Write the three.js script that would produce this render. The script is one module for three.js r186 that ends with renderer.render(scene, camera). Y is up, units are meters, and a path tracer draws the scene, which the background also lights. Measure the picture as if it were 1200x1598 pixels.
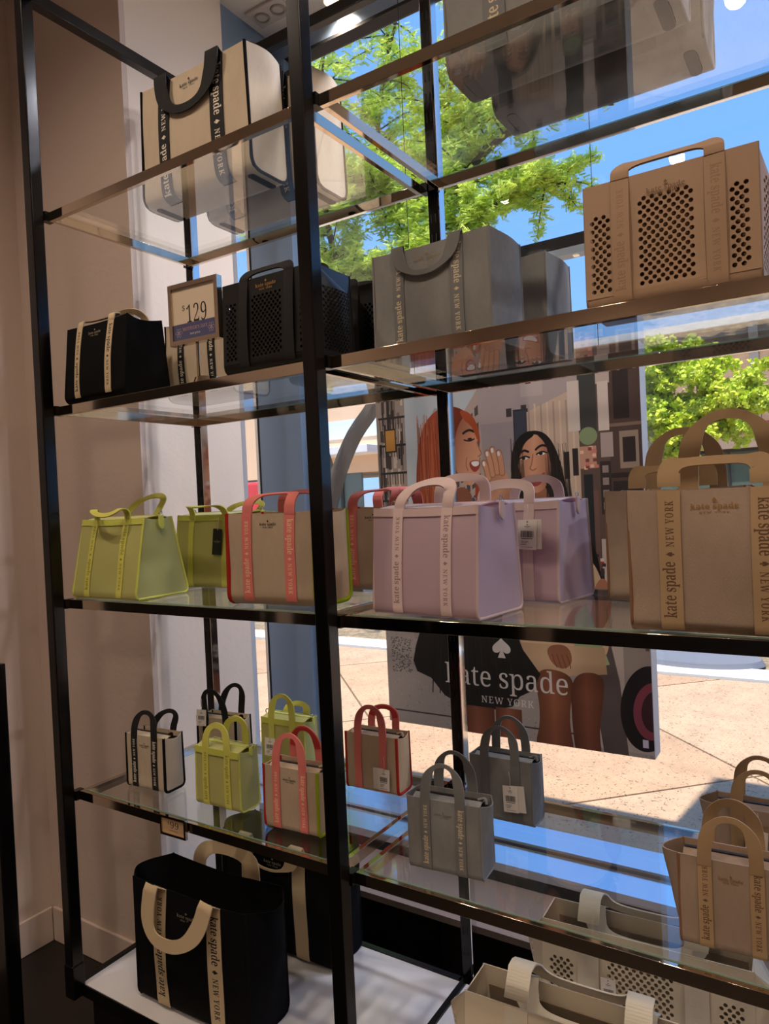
import * as THREE from 'three';
import { mergeGeometries, mergeVertices } from 'three/addons/utils/BufferGeometryUtils.js';
import { RoundedBoxGeometry } from 'three/addons/geometries/RoundedBoxGeometry.js';
import { ImprovedNoise } from 'three/addons/math/ImprovedNoise.js';
import { FontLoader } from 'three/addons/loaders/FontLoader.js';
import { RectAreaLightUniformsLib } from 'three/addons/lights/RectAreaLightUniformsLib.js';

// ---------------------------------------------------------------- camera, sky, sun, exposure
const scene = new THREE.Scene();
const camera = new THREE.PerspectiveCamera(71.33, 1200 / 1598, 0.02, 200);
{
  const yaw = -0.5708, pitch = -0.0152, roll = -0.0462;
  const fwd = new THREE.Vector3(Math.sin(yaw) * Math.cos(pitch), Math.sin(pitch), -Math.cos(yaw) * Math.cos(pitch));
  const right = new THREE.Vector3(Math.cos(yaw), 0, Math.sin(yaw)), up = right.clone().cross(fwd);
  camera.position.set(0.8382, 1.5806, 1.1088);
  camera.up.copy(up).multiplyScalar(Math.cos(roll)).addScaledVector(right, -Math.sin(roll));
  camera.lookAt(camera.position.clone().add(fwd));
}
scene.add(camera);
const renderer = new THREE.WebGLRenderer({ antialias: true });
renderer.toneMapping = THREE.LinearToneMapping;
renderer.toneMappingExposure = 1.2;
renderer.shadowMap.enabled = true;
RectAreaLightUniformsLib.init();

const SUN_INTENSITY = 7.0, SKY = 2.15, LAMP = 3.5;
const sun = new THREE.DirectionalLight(0xffefe2, SUN_INTENSITY);
sun.position.set(-1.1, 28.6, 8.4).add(new THREE.Vector3(-2, 0, -5));
sun.target.position.set(-2, 0, -5);
sun.castShadow = true;
Object.assign(sun.shadow.camera, { left: -16, right: 16, top: 16, bottom: -16, near: 1, far: 60 });
sun.shadow.mapSize.set(2048, 2048);
scene.add(sun, sun.target);
{ // clear blue sky, paler towards the horizon
  const W = 64, H = 64, a = new Float32Array(W * H * 4);
  const zen = [0.085, 0.205, 0.50], hor = [0.17, 0.315, 0.56], low = [0.25, 0.24, 0.22];
  for (let j = 0; j < H; j++) for (let i = 0; i < W; i++) {
    const el = ((j + 0.5) / H - 0.5) * Math.PI, k = (j * W + i) * 4;
    const t = Math.pow(1 - Math.max(0, Math.sin(el)), 3.2);
    for (let c = 0; c < 3; c++) a[k + c] = el < 0 ? low[c] : zen[c] + (hor[c] - zen[c]) * t;
    a[k + 3] = 1;
  }
  const t = new THREE.DataTexture(a, W, H, THREE.RGBAFormat, THREE.FloatType);
  t.mapping = THREE.EquirectangularReflectionMapping; t.magFilter = THREE.LinearFilter; t.needsUpdate = true;
  scene.background = t; scene.backgroundIntensity = SKY;
}

// ---------------------------------------------------------------- helpers
let seed = 7;
const rnd = () => { seed = (seed * 1664525 + 1013904223) >>> 0; return seed / 4294967296; };
const rr = (a, b) => a + (b - a) * rnd();
const noise = new ImprovedNoise();
const V = (x, y, z) => new THREE.Vector3(x, y, z);
const clamp = (x, a = 0, b = 1) => Math.min(b, Math.max(a, x));
const smooth = (a, b, x) => { const t = clamp((x - a) / (b - a)); return t * t * (3 - 2 * t); };
const used = {};
function numbered(name) { const n = used[name] = (used[name] ?? -1) + 1; return n ? name + '_' + String(n).padStart(3, '0') : name; }
function shade(o) { o.traverse(m => { if (m.isMesh) { m.castShadow = true; m.receiveShadow = true; } }); return o; }
function thing(name, label, category, [x, y, z] = [0, 0, 0], turn = 0, group) {
  const o = new THREE.Group(); o.name = numbered(name); scene.add(o);
  o.position.set(x, y, z); o.rotation.y = turn; o.userData = { label, category };
  if (group) o.userData.group = group;
  return o;
}
function obj(name, geo, mat, parent) {
  const g = Array.isArray(geo) ? mergeGeometries(geo.map(q => { const n = q.index ? q.toNonIndexed() : q.clone(); for (const k of Object.keys(n.attributes)) if (!['position', 'normal', 'uv'].includes(k)) n.deleteAttribute(k); return n; })) : geo;
  const m = new THREE.Mesh(g, mat); m.castShadow = m.receiveShadow = true;
  m.name = parent ? name : numbered(name);
  (parent ?? scene).add(m);
  return m;
}
function objs(name, list, mat, parent) { return list.map(g => obj(name, g, mat, parent)); }
function struct(name, geo, mat, parent) { const m = obj(name, geo, mat, parent); if (!parent) m.userData.kind = 'structure'; return m; }
function tag(o, label, category, group) { Object.assign(o.userData, { label, category }); if (group) o.userData.group = group; return o; }
// box given by its extents, uv in metres
function box(x0, x1, y0, y1, z0, z1, bevel = 0) {
  const w = Math.abs(x1 - x0), h = Math.abs(y1 - y0), d = Math.abs(z1 - z0);
  const g = bevel ? new RoundedBoxGeometry(w, h, d, 2, Math.min(bevel, w / 2.01, h / 2.01, d / 2.01)) : new THREE.BoxGeometry(w, h, d);
  g.translate((x0 + x1) / 2, (y0 + y1) / 2, (z0 + z1) / 2);
  const p = g.attributes.position, n = g.attributes.normal, uv = g.attributes.uv;
  for (let i = 0; i < p.count; i++) {
    const ax = Math.abs(n.getX(i)), ay = Math.abs(n.getY(i)), az = Math.abs(n.getZ(i));
    if (ax >= ay && ax >= az) uv.setXY(i, p.getZ(i), p.getY(i)); else if (ay >= az) uv.setXY(i, p.getX(i), p.getZ(i)); else uv.setXY(i, p.getX(i), p.getY(i));
  }
  return g;
}
function boxUnit(w, h, d, x = 0, y = 0, z = 0) { const g = new THREE.BoxGeometry(w, h, d); g.translate(x, y, z); return g; } // uv 0..1 a face
function tube(pts, r, seg = 24, rad = 8, closed = false) { return new THREE.TubeGeometry(new THREE.CatmullRomCurve3(pts, closed, 'centripetal'), seg, r, rad, closed); }
function rod(a, b, r, rad = 8) {
  const d = b.clone().sub(a), g = new THREE.CylinderGeometry(r, r, d.length(), rad);
  g.applyQuaternion(new THREE.Quaternion().setFromUnitVectors(V(0, 1, 0), d.clone().normalize()));
  g.translate((a.x + b.x) / 2, (a.y + b.y) / 2, (a.z + b.z) / 2); return g;
}
// a sheet with thickness from a parametric surface f(u,v); outer side is dP/du x dP/dv; uv 0..1
function sheet(nu, nv, f, t, flipUV = false) {
  const P = [], N = [], e = 1e-3;
  for (let j = 0; j <= nv; j++) for (let i = 0; i <= nu; i++) {
    const u = i / nu, v = j / nv, p = f(u, v);
    const du = f(Math.min(1, u + e), v).sub(f(Math.max(0, u - e), v)), dv = f(u, Math.min(1, v + e)).sub(f(u, Math.max(0, v - e)));
    P.push(p); N.push(du.cross(dv).normalize());
  }
  const pos = [], nor = [], uv = [], idx = [], W = nu + 1;
  const put = (p, n, u, v) => { pos.push(p.x, p.y, p.z); nor.push(n.x, n.y, n.z); uv.push(flipUV ? 1 - u : u, flipUV ? 1 - v : v); return pos.length / 3 - 1; };
  for (const s of [1, -1]) {
    const o = pos.length / 3;
    for (let j = 0; j <= nv; j++) for (let i = 0; i <= nu; i++) { const k = j * W + i; put(P[k].clone().addScaledVector(N[k], s * t / 2), N[k].clone().multiplyScalar(s), i / nu, j / nv); }
    for (let j = 0; j < nv; j++) for (let i = 0; i < nu; i++) {
      const a = o + j * W + i, b = a + 1, c = a + W, d = c + 1;
      if (s > 0) idx.push(a, b, d, a, d, c); else idx.push(a, d, b, a, c, d);
    }
  }
  const rim = [];
  for (let i = 0; i <= nu; i++) rim.push(i);
  for (let j = 1; j <= nv; j++) rim.push(j * W + nu);
  for (let i = nu - 1; i >= 0; i--) rim.push(nv * W + i);
  for (let j = nv - 1; j >= 0; j--) rim.push(j * W);
  for (let r = 0; r + 1 < rim.length; r++) {
    const a = P[rim[r]], b = P[rim[r + 1]], n = b.clone().sub(a).cross(N[rim[r]]).normalize(), q = [];
    for (const [p, k, s] of [[a, rim[r], 1], [b, rim[r + 1], 1], [b, rim[r + 1], -1], [a, rim[r], -1]]) q.push(put(p.clone().addScaledVector(N[k], s * t / 2), n, (k % W) / nu, Math.floor(k / W) / nv));
    idx.push(q[0], q[2], q[1], q[0], q[3], q[2]);
  }
  const g = new THREE.BufferGeometry();
  g.setAttribute('position', new THREE.Float32BufferAttribute(pos, 3)); g.setAttribute('normal', new THREE.Float32BufferAttribute(nor, 3)); g.setAttribute('uv', new THREE.Float32BufferAttribute(uv, 2));
  g.setIndex(idx); return g;
}

// ---------------------------------------------------------------- textures
function noiseTex(fn, size, rx, ry, srgb) {
  const a = new Uint8Array(size * size * 4);
  for (let j = 0; j < size; j++) for (let i = 0; i < size; i++) { const c = fn(i / size, j / size, i, j), k = (j * size + i) * 4; for (let q = 0; q < 3; q++) a[k + q] = clamp(Array.isArray(c) ? c[q] : c) * 255; a[k + 3] = 255; }
  const t = new THREE.DataTexture(a, size, size); t.wrapS = t.wrapT = THREE.RepeatWrapping; t.magFilter = THREE.LinearFilter; t.minFilter = THREE.LinearMipmapLinearFilter; t.repeat.set(rx, ry);
  if (srgb) t.colorSpace = THREE.SRGBColorSpace; t.needsUpdate = true; return t;
}
function canvasTex(w, h, draw, srgb = true) {
  const c = document.createElement('canvas'); c.width = w; c.height = h; draw(c.getContext('2d'), w, h);
  const t = new THREE.CanvasTexture(c); if (srgb) t.colorSpace = THREE.SRGBColorSpace; t.magFilter = THREE.LinearFilter; return t;
}
// tileable value noise
function tileNoise(u, v, f, s) {
  const h = (i, j) => { const x = Math.sin((((i % f) + f) % f) * 127.1 + (((j % f) + f) % f) * 311.7 + s * 74.7) * 43758.5453; return x - Math.floor(x); };
  const x = u * f, y = v * f, i = Math.floor(x), j = Math.floor(y), a = x - i, b = y - j, sa = a * a * (3 - 2 * a), sb = b * b * (3 - 2 * b);
  return (h(i, j) * (1 - sa) + h(i + 1, j) * sa) * (1 - sb) + (h(i, j + 1) * (1 - sa) + h(i + 1, j + 1) * sa) * sb;
}
const weaveBump = noiseTex((u, v, i, j) => 0.5 + 0.25 * ((i >> 1) + (j >> 1) & 1 ? 1 : -1) + (tileNoise(u, v, 64, 3) - 0.5) * 0.5, 128, 6, 6);
const suedeTone = noiseTex((u, v) => { const n = 0.55 * tileNoise(u, v, 6, 1) + 0.3 * tileNoise(u, v, 23, 2) + 0.15 * tileNoise(u, v, 90, 5); return 0.74 + 0.26 * n; }, 256, 1, 1);
const canvasTone = noiseTex((u, v) => 0.9 + 0.1 * (0.5 * tileNoise(u, v, 12, 8) + 0.5 * tileNoise(u, v, 128, 9)), 256, 2, 2);
const grainBump = noiseTex((u, v) => 0.6 * tileNoise(u, v, 60, 4) + 0.4 * tileNoise(u, v, 120, 6), 256, 3, 3);
const concreteTex = noiseTex((u, v) => {
  const big = tileNoise(u, v, 7, 11) - 0.5, mid = tileNoise(u, v, 40, 12) - 0.5, sp = tileNoise(u, v, 128, 13), sp2 = tileNoise(u, v, 74, 15);
  let k = 1 + 0.08 * big + 0.06 * mid; if (sp > 0.86) k *= 0.62; if (sp2 < 0.07) k *= 0.66; if (sp < 0.07) k *= 1.08;
  return [0.70 * k, 0.612 * k, 0.52 * k];
}, 512, 0.9, 0.9, true);
const plasterBump = noiseTex((u, v) => 0.6 * tileNoise(u, v, 30, 21) + 0.4 * tileNoise(u, v, 100, 22), 256, 2, 2);

// ---------------------------------------------------------------- materials
const M = (o) => new THREE.MeshStandardMaterial(o), MP = (o) => new THREE.MeshPhysicalMaterial(o);
const postBlack = MP({ color: 0x0c0a0a, roughness: 0.24, specularIntensity: 0.55, clearcoat: 0.2, clearcoatRoughness: 0.1 });
const trimGold = M({ color: new THREE.Color().setRGB(0.66, 0.55, 0.42), metalness: 1, roughness: 0.06 });
const chrome = M({ color: new THREE.Color().setRGB(0.78, 0.76, 0.73), metalness: 1, roughness: 0.07 });
const glassMat = MP({ color: 0xfcfefd, transmission: 1, roughness: 0.0, thickness: 0, ior: 1.52 });
const glassEdge = MP({ color: 0xa9c9bd, transmission: 0.5, roughness: 0.12, ior: 1.5, thickness: 0 });
const wallTan = M({ color: new THREE.Color().setRGB(0.66, 0.53, 0.45), roughness: 0.85, bumpMap: plasterBump, bumpScale: 0.0006 });
const wallWhite = M({ color: 0xecdcca, roughness: 0.85, bumpMap: plasterBump, bumpScale: 0.0006 });
const ceilWhite = M({ color: 0xddd3c6, roughness: 0.9 });
const windowBlue = MP({ color: new THREE.Color().setRGB(0.27, 0.375, 0.52), roughness: 0.28, metalness: 0.5 });
const gasket = M({ color: 0x0c0d0f, roughness: 0.6 });
const floorDark = MP({ color: 0x17110e, roughness: 0.35 });
const tileBlack = MP({ color: 0x17120f, roughness: 0.3 });
const sillBlue = MP({ color: new THREE.Color().setRGB(0.72, 0.80, 0.92), roughness: 0.14, metalness: 0.95 });
const ledgeMat = M({ color: 0x85756e, roughness: 0.6 });
const baseWhite = MP({ color: 0xd8d4d4, roughness: 0.35, clearcoat: 0.2 });
const plinthBlack = M({ color: 0x14100e, roughness: 0.5 });

// ---------------------------------------------------------------- room shell
const FL = 0, CE = 3.49, OUT = -0.02;           // floor, ceiling, pavement
const ZT = -0.42, ZP = -0.884, ZG = -1.21;       // tan wall, end of the white pier, window glass
const XP = -1.07, XL = -1.70, XR = 3.6, ZB = 4.5;
struct('floor', box(XL - 0.2, XR + 0.2, FL - 0.15, FL, -1.06, ZB + 0.2), floorDark);
struct('ceiling', box(XL - 0.2, XR + 0.2, CE, CE + 0.2, -1.30, ZB + 0.2), ceilWhite);
struct('wall_left', box(XL - 0.2, XL, FL, CE, ZT, ZB), wallTan);
struct('wall_back', box(XL - 0.2, XR + 0.2, FL, CE, ZB, ZB + 0.2), wallTan);
struct('wall_right', box(XR, XR + 0.2, FL, CE, -1.35, ZB), wallTan);
struct('wall_front', box(XL - 0.2, XP, FL, CE, ZT - 0.02, ZT), wallTan);
struct('wall_pier', box(XL - 0.2, XP, FL, CE, ZP, ZT - 0.0205), wallWhite);
struct('wall_jamb', box(-3.2, -1.46, OUT, CE, -1.32, ZP - 0.001), wallWhite);
struct('baseboard_left', box(XL, XL + 0.012, FL, 0.125, ZT + 0.012, 4.4, 0.003), wallTan);
struct('baseboard_front', box(XL + 0.012, XP - 0.012, FL, 0.125, ZT, ZT + 0.012, 0.003), wallTan);
// store front: roof over the shop, taller to the right
struct('roof', box(-7, 6, CE + 0.2, 3.80, -1.35, 7), wallWhite);
struct('roof_parapet', box(-0.03, 6, 3.801, 6.0, -1.35, 7), wallWhite);
struct('wall_street', box(-7, -3.2, OUT, CE + 0.2, -1.3, -0.7), wallWhite);
// window
struct('window_1', box(-1.45, XR, 0.405, 3.39, ZG - 0.006, ZG + 0.006), glassMat);
{
  const f = struct('trim_1', box(-1.45, XR, 3.392, 3.455, ZG - 0.05, ZG + 0.03), windowBlue);
  struct('upper_band', box(-1.45, XR, 3.456, CE, ZG - 0.08, ZG + 0.0), windowBlue, f);
  struct('gasket', box(-1.45, XR, 3.378, 3.391, ZG - 0.03, ZG + 0.034), gasket, f);
  const m = struct('trim_2', box(-1.232, -1.075, 0.405, 3.376, ZG - 0.03, ZG + 0.045), windowBlue);
  struct('rib', box(-1.0745, -0.998, 0.405, 3.376, ZG - 0.03, ZG + 0.055), windowBlue, m);
  struct('side_rib', box(-0.9975, -0.952, 0.405, 3.376, ZG - 0.03, ZG + 0.012), windowBlue, m);
  struct('gasket', box(-1.246, -1.233, 0.405, 3.376, ZG - 0.03, ZG + 0.04), gasket, m);
  struct('metal_bead', box(-1.262, -1.248, 0.405, 3.376, ZG - 0.02, ZG + 0.04), chrome, m);
  struct('trim_3', box(-1.30, -1.083, 3.31, CE, ZG + 0.06, ZP - 0.002), windowBlue);
  // stepped sill
  const s = struct('trim_4', box(-1.45, XR, 0.36, 0.403, ZG - 0.06, -1.138), sillBlue);
  struct('gasket', box(-1.45, XR, 0.36, 0.3875, -1.1375, -1.128), gasket, s);
  struct('sill_board', box(-1.45, XR, 0.362, 0.389, -1.1275, -1.0), sillBlue, s);
  struct('trim_5', box(-1.45, XR, 0.02, 0.3595, -1.16, -1.003), M({ color: 0x23272e, roughness: 0.4 }));
  struct('trim_6', box(-1.07, XR, 0.305, 0.325, -1.0025, -0.748), ledgeMat);
  const b = struct('trim_7', box(-1.07, XR, 0.0, 0.3045, -0.98, -0.765), gasket);
  for (let x = -1.07; x < 2.4; x += 0.42) struct('tile', box(x + 0.002, x + 0.418, 0.002, 0.303, -0.7645, -0.751, 0.002), tileBlack, b);
}

// ---------------------------------------------------------------- shelving
const LV = [0.3566, 0.8635, 1.3635, 1.8635, 2.3635], TR = 0.0235, DZ = 0.462, XS = [-0.8788, 0, 0.8788];
{
  const t = thing('display_shelving', 'tall black framed shelving unit with mirrored trims and glass shelves before the shop window', 'shelving', [0, 0, 0]);
  for (const x of XS) {
    const pf = obj('post', box(x - 0.016, x + 0.016, 0.335, 2.935, 0.0102, 0.0427, 0.003), postBlack, t);
    obj('foot_sleeve', box(x - 0.0185, x + 0.0185, 0.333, 0.42, 0.0095, 0.0445, 0.003), postBlack, pf);
    const p = obj('post', box(x - 0.0145, x + 0.0145, 0.335, 2.935, -0.5145, -0.4855, 0.003), postBlack, t);
    obj('side_plate', box(x + 0.0146, x + 0.0175, 0.36, 2.90, -0.5135, -0.4865), chrome, p);
    const slots = []; for (let y = 0.42; y < 2.85; y += 0.05) for (const dx of [-0.006, 0.006]) slots.push(box(x + dx - 0.0015, x + dx + 0.0015, y, y + 0.022, -0.4857, -0.4850));
    obj('bracket_slots', slots, gasket, p).userData.kind = 'stuff';
    obj('top_rail', box(x - 0.015, x + 0.015, 2.898, 2.930, -0.486, 0.011, 0.002), postBlack, t);
  }
  for (let k = 0; k < 2; k++) {
    obj('top_rail', box(XS[k] + 0.016, XS[k + 1] - 0.016, 2.898, 2.930, -0.513, -0.487, 0.002), postBlack, t);
    obj('top_rail', box(XS[k] + 0.016, XS[k + 1] - 0.016, 2.898, 2.930, 0.012, 0.041, 0.002), postBlack, t);
    for (let l = 1; l < 5; l++) {
      const y = LV[l], x0 = XS[k] + 0.0205, x1 = XS[k + 1] - 0.0205;
      const s = obj('glass_shelf', box(x0 + 0.0125, x1 - 0.0125, y - 0.005, y + 0.0018, -0.4615, -0.0125), glassMat, t);
      obj('front_trim', box(x0, x1, y - TR, y, -0.012, 0, 0.0008), trimGold, s);
      obj('back_rail', box(x0, x1, y - TR, y, -DZ - 0.012, -DZ, 0.0008), trimGold, s);
      for (const [a, b] of [[x0, x0 + 0.012], [x1 - 0.012, x1]]) obj('side_rail', box(a, b, y - TR, y, -DZ, -0.012, 0.0008), trimGold, s);
      for (const [a, b] of [[x0 - 0.018, x0], [x1, x1 + 0.018]]) objs('bracket', [box(a, b, y - TR, y + 0.001, -0.014, 0.0103), box(a, b, y - TR, y + 0.001, -0.486, -0.462)], postBlack, s);
      objs('glass_edge', [box(x0 + 0.0125, x1 - 0.0125, y + 0.0001, y + 0.0018, -0.0124, -0.0116), box(x0 + 0.0125, x1 - 0.0125, y + 0.0001, y + 0.0018, -0.4624, -0.4616)], glassEdge, s);
    }
    const b = obj('base_platform', box(XS[k] + 0.004, XS[k + 1] - 0.004, LV[0] - 0.02, LV[0], -0.47, 0.008, 0.001), baseWhite, t);
    obj('plinth', box(XS[k] + 0.002, XS[k + 1] - 0.002, 0.0, LV[0] - 0.021, -0.46, -0.02), plinthBlack, b);
    objs('edge_rail', [box(XS[k] + 0.002, XS[k + 1] - 0.002, LV[0] - 0.032, LV[0] - 0.0015, 0.0085, 0.012), box(XS[k] - 0.012, XS[k] + 0.0035, LV[0] - 0.03, LV[0] + 0.004, -0.486, 0.009), box(XS[k] + 0.018, XS[k + 1] - 0.018, LV[0] - 0.03, LV[0] + 0.003, -0.486, -0.471)], postBlack, b);
  }
}

// ---------------------------------------------------------------- tote bags
const font = await new FontLoader().loadAsync('fonts/droid/droid_serif_regular.typeface.json');
const fontB = await new FontLoader().loadAsync('fonts/droid/droid_serif_bold.typeface.json');
function spadeShape(s) {
  const p = new THREE.Shape();
  p.moveTo(0, 0.62 * s); p.bezierCurveTo(0.08 * s, 0.35 * s, 0.5 * s, 0.2 * s, 0.5 * s, -0.08 * s); p.bezierCurveTo(0.5 * s, -0.34 * s, 0.14 * s, -0.36 * s, 0.06 * s, -0.14 * s);
  p.lineTo(0.2 * s, -0.5 * s); p.lineTo(-0.2 * s, -0.5 * s); p.lineTo(-0.06 * s, -0.14 * s);
  p.bezierCurveTo(-0.14 * s, -0.36 * s, -0.5 * s, -0.34 * s, -0.5 * s, -0.08 * s); p.bezierCurveTo(-0.5 * s, 0.2 * s, -0.08 * s, 0.35 * s, 0, 0.62 * s);
  return p;
}
function lineOf(f, text, size, y, spread) {
  const shapes = []; let x = 0; const parts = [];
  for (const ch of text) { if (ch === ' ') { x += size * 0.45 * spread; continue; } const g = new THREE.ShapeGeometry(f.generateShapes(ch, size), 3); g.computeBoundingBox(); const b = g.boundingBox; g.translate(x - b.min.x, y, 0); x += (b.max.x - b.min.x) + size * 0.14 * spread; parts.push(g); }
  parts.forEach(g => g.translate(-x / 2, 0, 0)); return parts;
}
const logoGeo = (() => { // unit width 1
  const g = [...lineOf(fontB, 'kate spade', 0.155, 0, 1), ...lineOf(fontB, 'NEW YORK', 0.085, -0.16, 1.6), new THREE.ShapeGeometry(spadeShape(0.12), 6).translate(0, 0.25, 0)];
  return mergeGeometries(g.map(q => q.index ? q.toNonIndexed() : q));
})();

// woven strap with its lettering: reads along the strap
function strapTex(bg, fg, alpha = 1, edge) {
  return canvasTex(128, 900, (c, w, h) => {
    c.fillStyle = bg; c.fillRect(0, 0, w, h);
    for (let y = 0; y < h; y += 4) { c.fillStyle = `rgba(0,0,0,${0.03 + 0.03 * ((y >> 2) & 1)})`; c.fillRect(0, y, w, 2); }
    if (edge) { c.fillStyle = edge; c.fillRect(0, 0, 7, h); c.fillRect(w - 7, 0, 7, h); }
    c.save(); c.translate(w / 2, h / 2); c.rotate(-Math.PI / 2); c.globalAlpha = alpha; c.fillStyle = fg; c.textBaseline = 'alphabetic'; c.textAlign = 'left';
    c.font = 'bold 96px serif'; const t1 = 'kate spade', w1 = c.measureText(t1).width;
    c.font = 'bold 66px serif'; const t2 = 'NEW YORK', w2 = c.measureText(t2).width * 1.18;
    const gap = 46, sp = 40, tot = w1 + gap + sp + gap + w2, k = 0.85 * h / tot;
    c.scale(k, 1); let x = -tot / 2;
    c.font = 'bold 96px serif'; c.fillText(t1, x, 26); x += w1 + gap;
    c.beginPath(); c.moveTo(x + sp / 2, -30); c.bezierCurveTo(x + sp / 2 + 4, -14, x + sp, -8, x + sp, 4); c.bezierCurveTo(x + sp, 16, x + sp / 2 + 6, 16, x + sp / 2 + 3, 6); c.lineTo(x + sp / 2 + 9, 24); c.lineTo(x + sp / 2 - 9, 24); c.lineTo(x + sp / 2 - 3, 6);
    c.bezierCurveTo(x + sp / 2 - 6, 16, x, 16, x, 4); c.bezierCurveTo(x, -8, x + sp / 2 - 4, -14, x + sp / 2, -30); c.fill(); x += sp + gap;
    c.font = 'bold 66px serif'; for (const ch of t2) { c.fillText(ch, x, 25); x += c.measureText(ch).width * 1.18; }
    c.restore();
  });
}
const cloth = (hex, o = {}) => MP({ color: hex, roughness: 0.95, specularIntensity: 0.35, bumpMap: weaveBump, bumpScale: 0.0003, map: canvasTone, ...o });
const webbing = (bg, fg, alpha, edge) => [M({ map: strapTex(bg, fg, alpha, edge), roughness: 0.8 }), M({ color: bg, roughness: 0.8, bumpMap: weaveBump, bumpScale: 0.0002 })];
const suede = MP({ color: 0x93918e, specularIntensity: 0.3, map: suedeTone, roughness: 0.95, sheen: 0.5, sheenRoughness: 0.5, sheenColor: 0x77777a, bumpMap: grainBump, bumpScale: 0.0002 });
const suedeDark = MP({ color: 0x888786, specularIntensity: 0.3, map: suedeTone, roughness: 0.92, sheen: 0.4, sheenColor: 0x6c6e72, bumpMap: grainBump, bumpScale: 0.0002 });
const leather = (hex, o = {}) => MP({ color: hex, roughness: 0.55, bumpMap: grainBump, bumpScale: 0.00015, ...o });
const sheer = (hex, o = {}) => MP({ color: hex, roughness: 0.5, transmission: 0.38, thickness: 0, ior: 1.3, ...o });
const gold = M({ color: 0xb98f52, metalness: 0.5, roughness: 0.45 });
const silver = M({ color: 0xc9c9c9, metalness: 1, roughness: 0.25 });
const ink = M({ color: 0x15100e, roughness: 0.7 }), foil = M({ color: 0xb9ab90, metalness: 0.6, roughness: 0.4 });
const zipDark = M({ color: 0x2b2522, roughness: 0.6 });

const STY = {
  cream: { body: cloth(0xd2bfa6), gusset: cloth(0xd3c3ad), pipe: cloth(0x100e10), strap: webbing('#131114', '#e8dcc8'), logo: ink },
  navy: { body: cloth(0x0b0a0b), gusset: cloth(0x0b0b0e), pipe: cloth(0x0e0d10), strap: webbing('#d9c09a', '#16120f'), logo: foil },
  suede: { body: suede, gusset: suedeDark, pipe: suede, strap: webbing('#797876', '#d6c3a0'), logo: foil },
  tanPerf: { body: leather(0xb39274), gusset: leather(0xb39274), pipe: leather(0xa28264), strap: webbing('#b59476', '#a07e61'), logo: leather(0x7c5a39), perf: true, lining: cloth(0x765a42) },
  blackPerf: { body: leather(0x100e0d, { roughness: 0.45 }), gusset: leather(0x1b1715, { roughness: 0.38 }), pipe: leather(0x171313, { roughness: 0.4 }), strap: webbing('#161212', '#0d0a0a'), logo: gold, perf: true, lining: cloth(0x171313) },
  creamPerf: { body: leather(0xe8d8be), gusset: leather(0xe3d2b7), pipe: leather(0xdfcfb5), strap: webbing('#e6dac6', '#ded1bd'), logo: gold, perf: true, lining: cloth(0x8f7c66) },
  lime: { body: sheer(0xdcd98c), gusset: sheer(0xd6d995), pipe: leather(0xd2d65f), strap: webbing('#d8d565', '#8e8433'), logo: null, zip: true },
  blush: { body: cloth(0xc4ad94), gusset: cloth(0xdab88f), pipe: cloth(0xb93127), pipeR: cloth(0xa9b523), strap: webbing('#e87f76', '#f3c39a'), strapIn: M({ color: 0xc23a34, roughness: 0.8 }), logo: ink },
  red: null,
  lilac: { body: sheer(0xead2da, { transmission: 0.5 }), gusset: sheer(0xeadbea, { transmission: 0.55 }), pipe: leather(0xd5b9b6), strap: webbing('#e4cac6', '#9c7d80'), logo: null, zip: true },
  tan: { body: cloth(0xb49c88), gusset: cloth(0xb09884), pipe: leather(0x94694a), strap: webbing('#bd9c74', '#6a4b36'), logo: gold },
};
STY.blushRed = { ...STY.blush, pipeR: STY.blush.pipe };

function profileOf(B) {
  const { h, d, dT } = B, r = B.r ?? 0.16 * d, P = [];
  const corner = (s) => { // front (s=1) lower corner from wall to floor
    const dir = new THREE.Vector2((dT - d) / 2 * s, h).normalize(), c = [];
    for (let i = 0; i <= 6; i++) { const t = i / 6, a = [s * d / 2 + dir.x * r, dir.y * r], b = [s * d / 2, 0], e = [s * (d / 2 - r), 0]; c.push([(1 - t) ** 2 * a[0] + 2 * t * (1 - t) * b[0] + t * t * e[0], (1 - t) ** 2 * a[1] + 2 * t * (1 - t) * b[1] + t * t * e[1]]); }
    return c;
  };
  const lerpTo = (a, b, n) => { for (let i = 0; i < n; i++) P.push([a[0] + (b[0] - a[0]) * i / n, a[1] + (b[1] - a[1]) * i / n]); };
  const cb = corner(-1), cf = corner(1).reverse();
  lerpTo([-dT / 2, h], cb[0], 10); P.push(...cb.slice(0, -1)); lerpTo(cb[6], cf[0], 4); P.push(...cf.slice(0, -1)); lerpTo(cf[6], [dT / 2, h], 10); P.push([dT / 2, h]);
  const L = [0]; for (let i = 1; i < P.length; i++) L.push(L[i - 1] + Math.hypot(P[i][0] - P[i - 1][0], P[i][1] - P[i - 1][1]));
  const total = L[L.length - 1];
  const at = (s) => { s = clamp(s, 0, total); let i = 1; while (i < L.length - 1 && L[i] < s) i++; const t = (s - L[i - 1]) / (L[i] - L[i - 1]); return [P[i - 1][0] + (P[i][0] - P[i - 1][0]) * t, P[i - 1][1] + (P[i][1] - P[i - 1][1]) * t]; };
  const halfDepth = (y) => { for (let i = P.length - 1; i > 0; i--) if (P[i - 1][1] <= y) { const k = (y - P[i - 1][1]) / Math.max(1e-6, P[i][1] - P[i - 1][1]); return P[i - 1][0] + (P[i][0] - P[i - 1][0]) * clamp(k); } return dT / 2; };
  const sFront = total - (L[17] - 0);           // arc where the front wall starts: index of lower front tangent
  return { P, L, total, at, halfDepth, r, front: L[L.length - 11], bottom0: L[10], bottom1: L[L.length - 11] };
}
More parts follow.
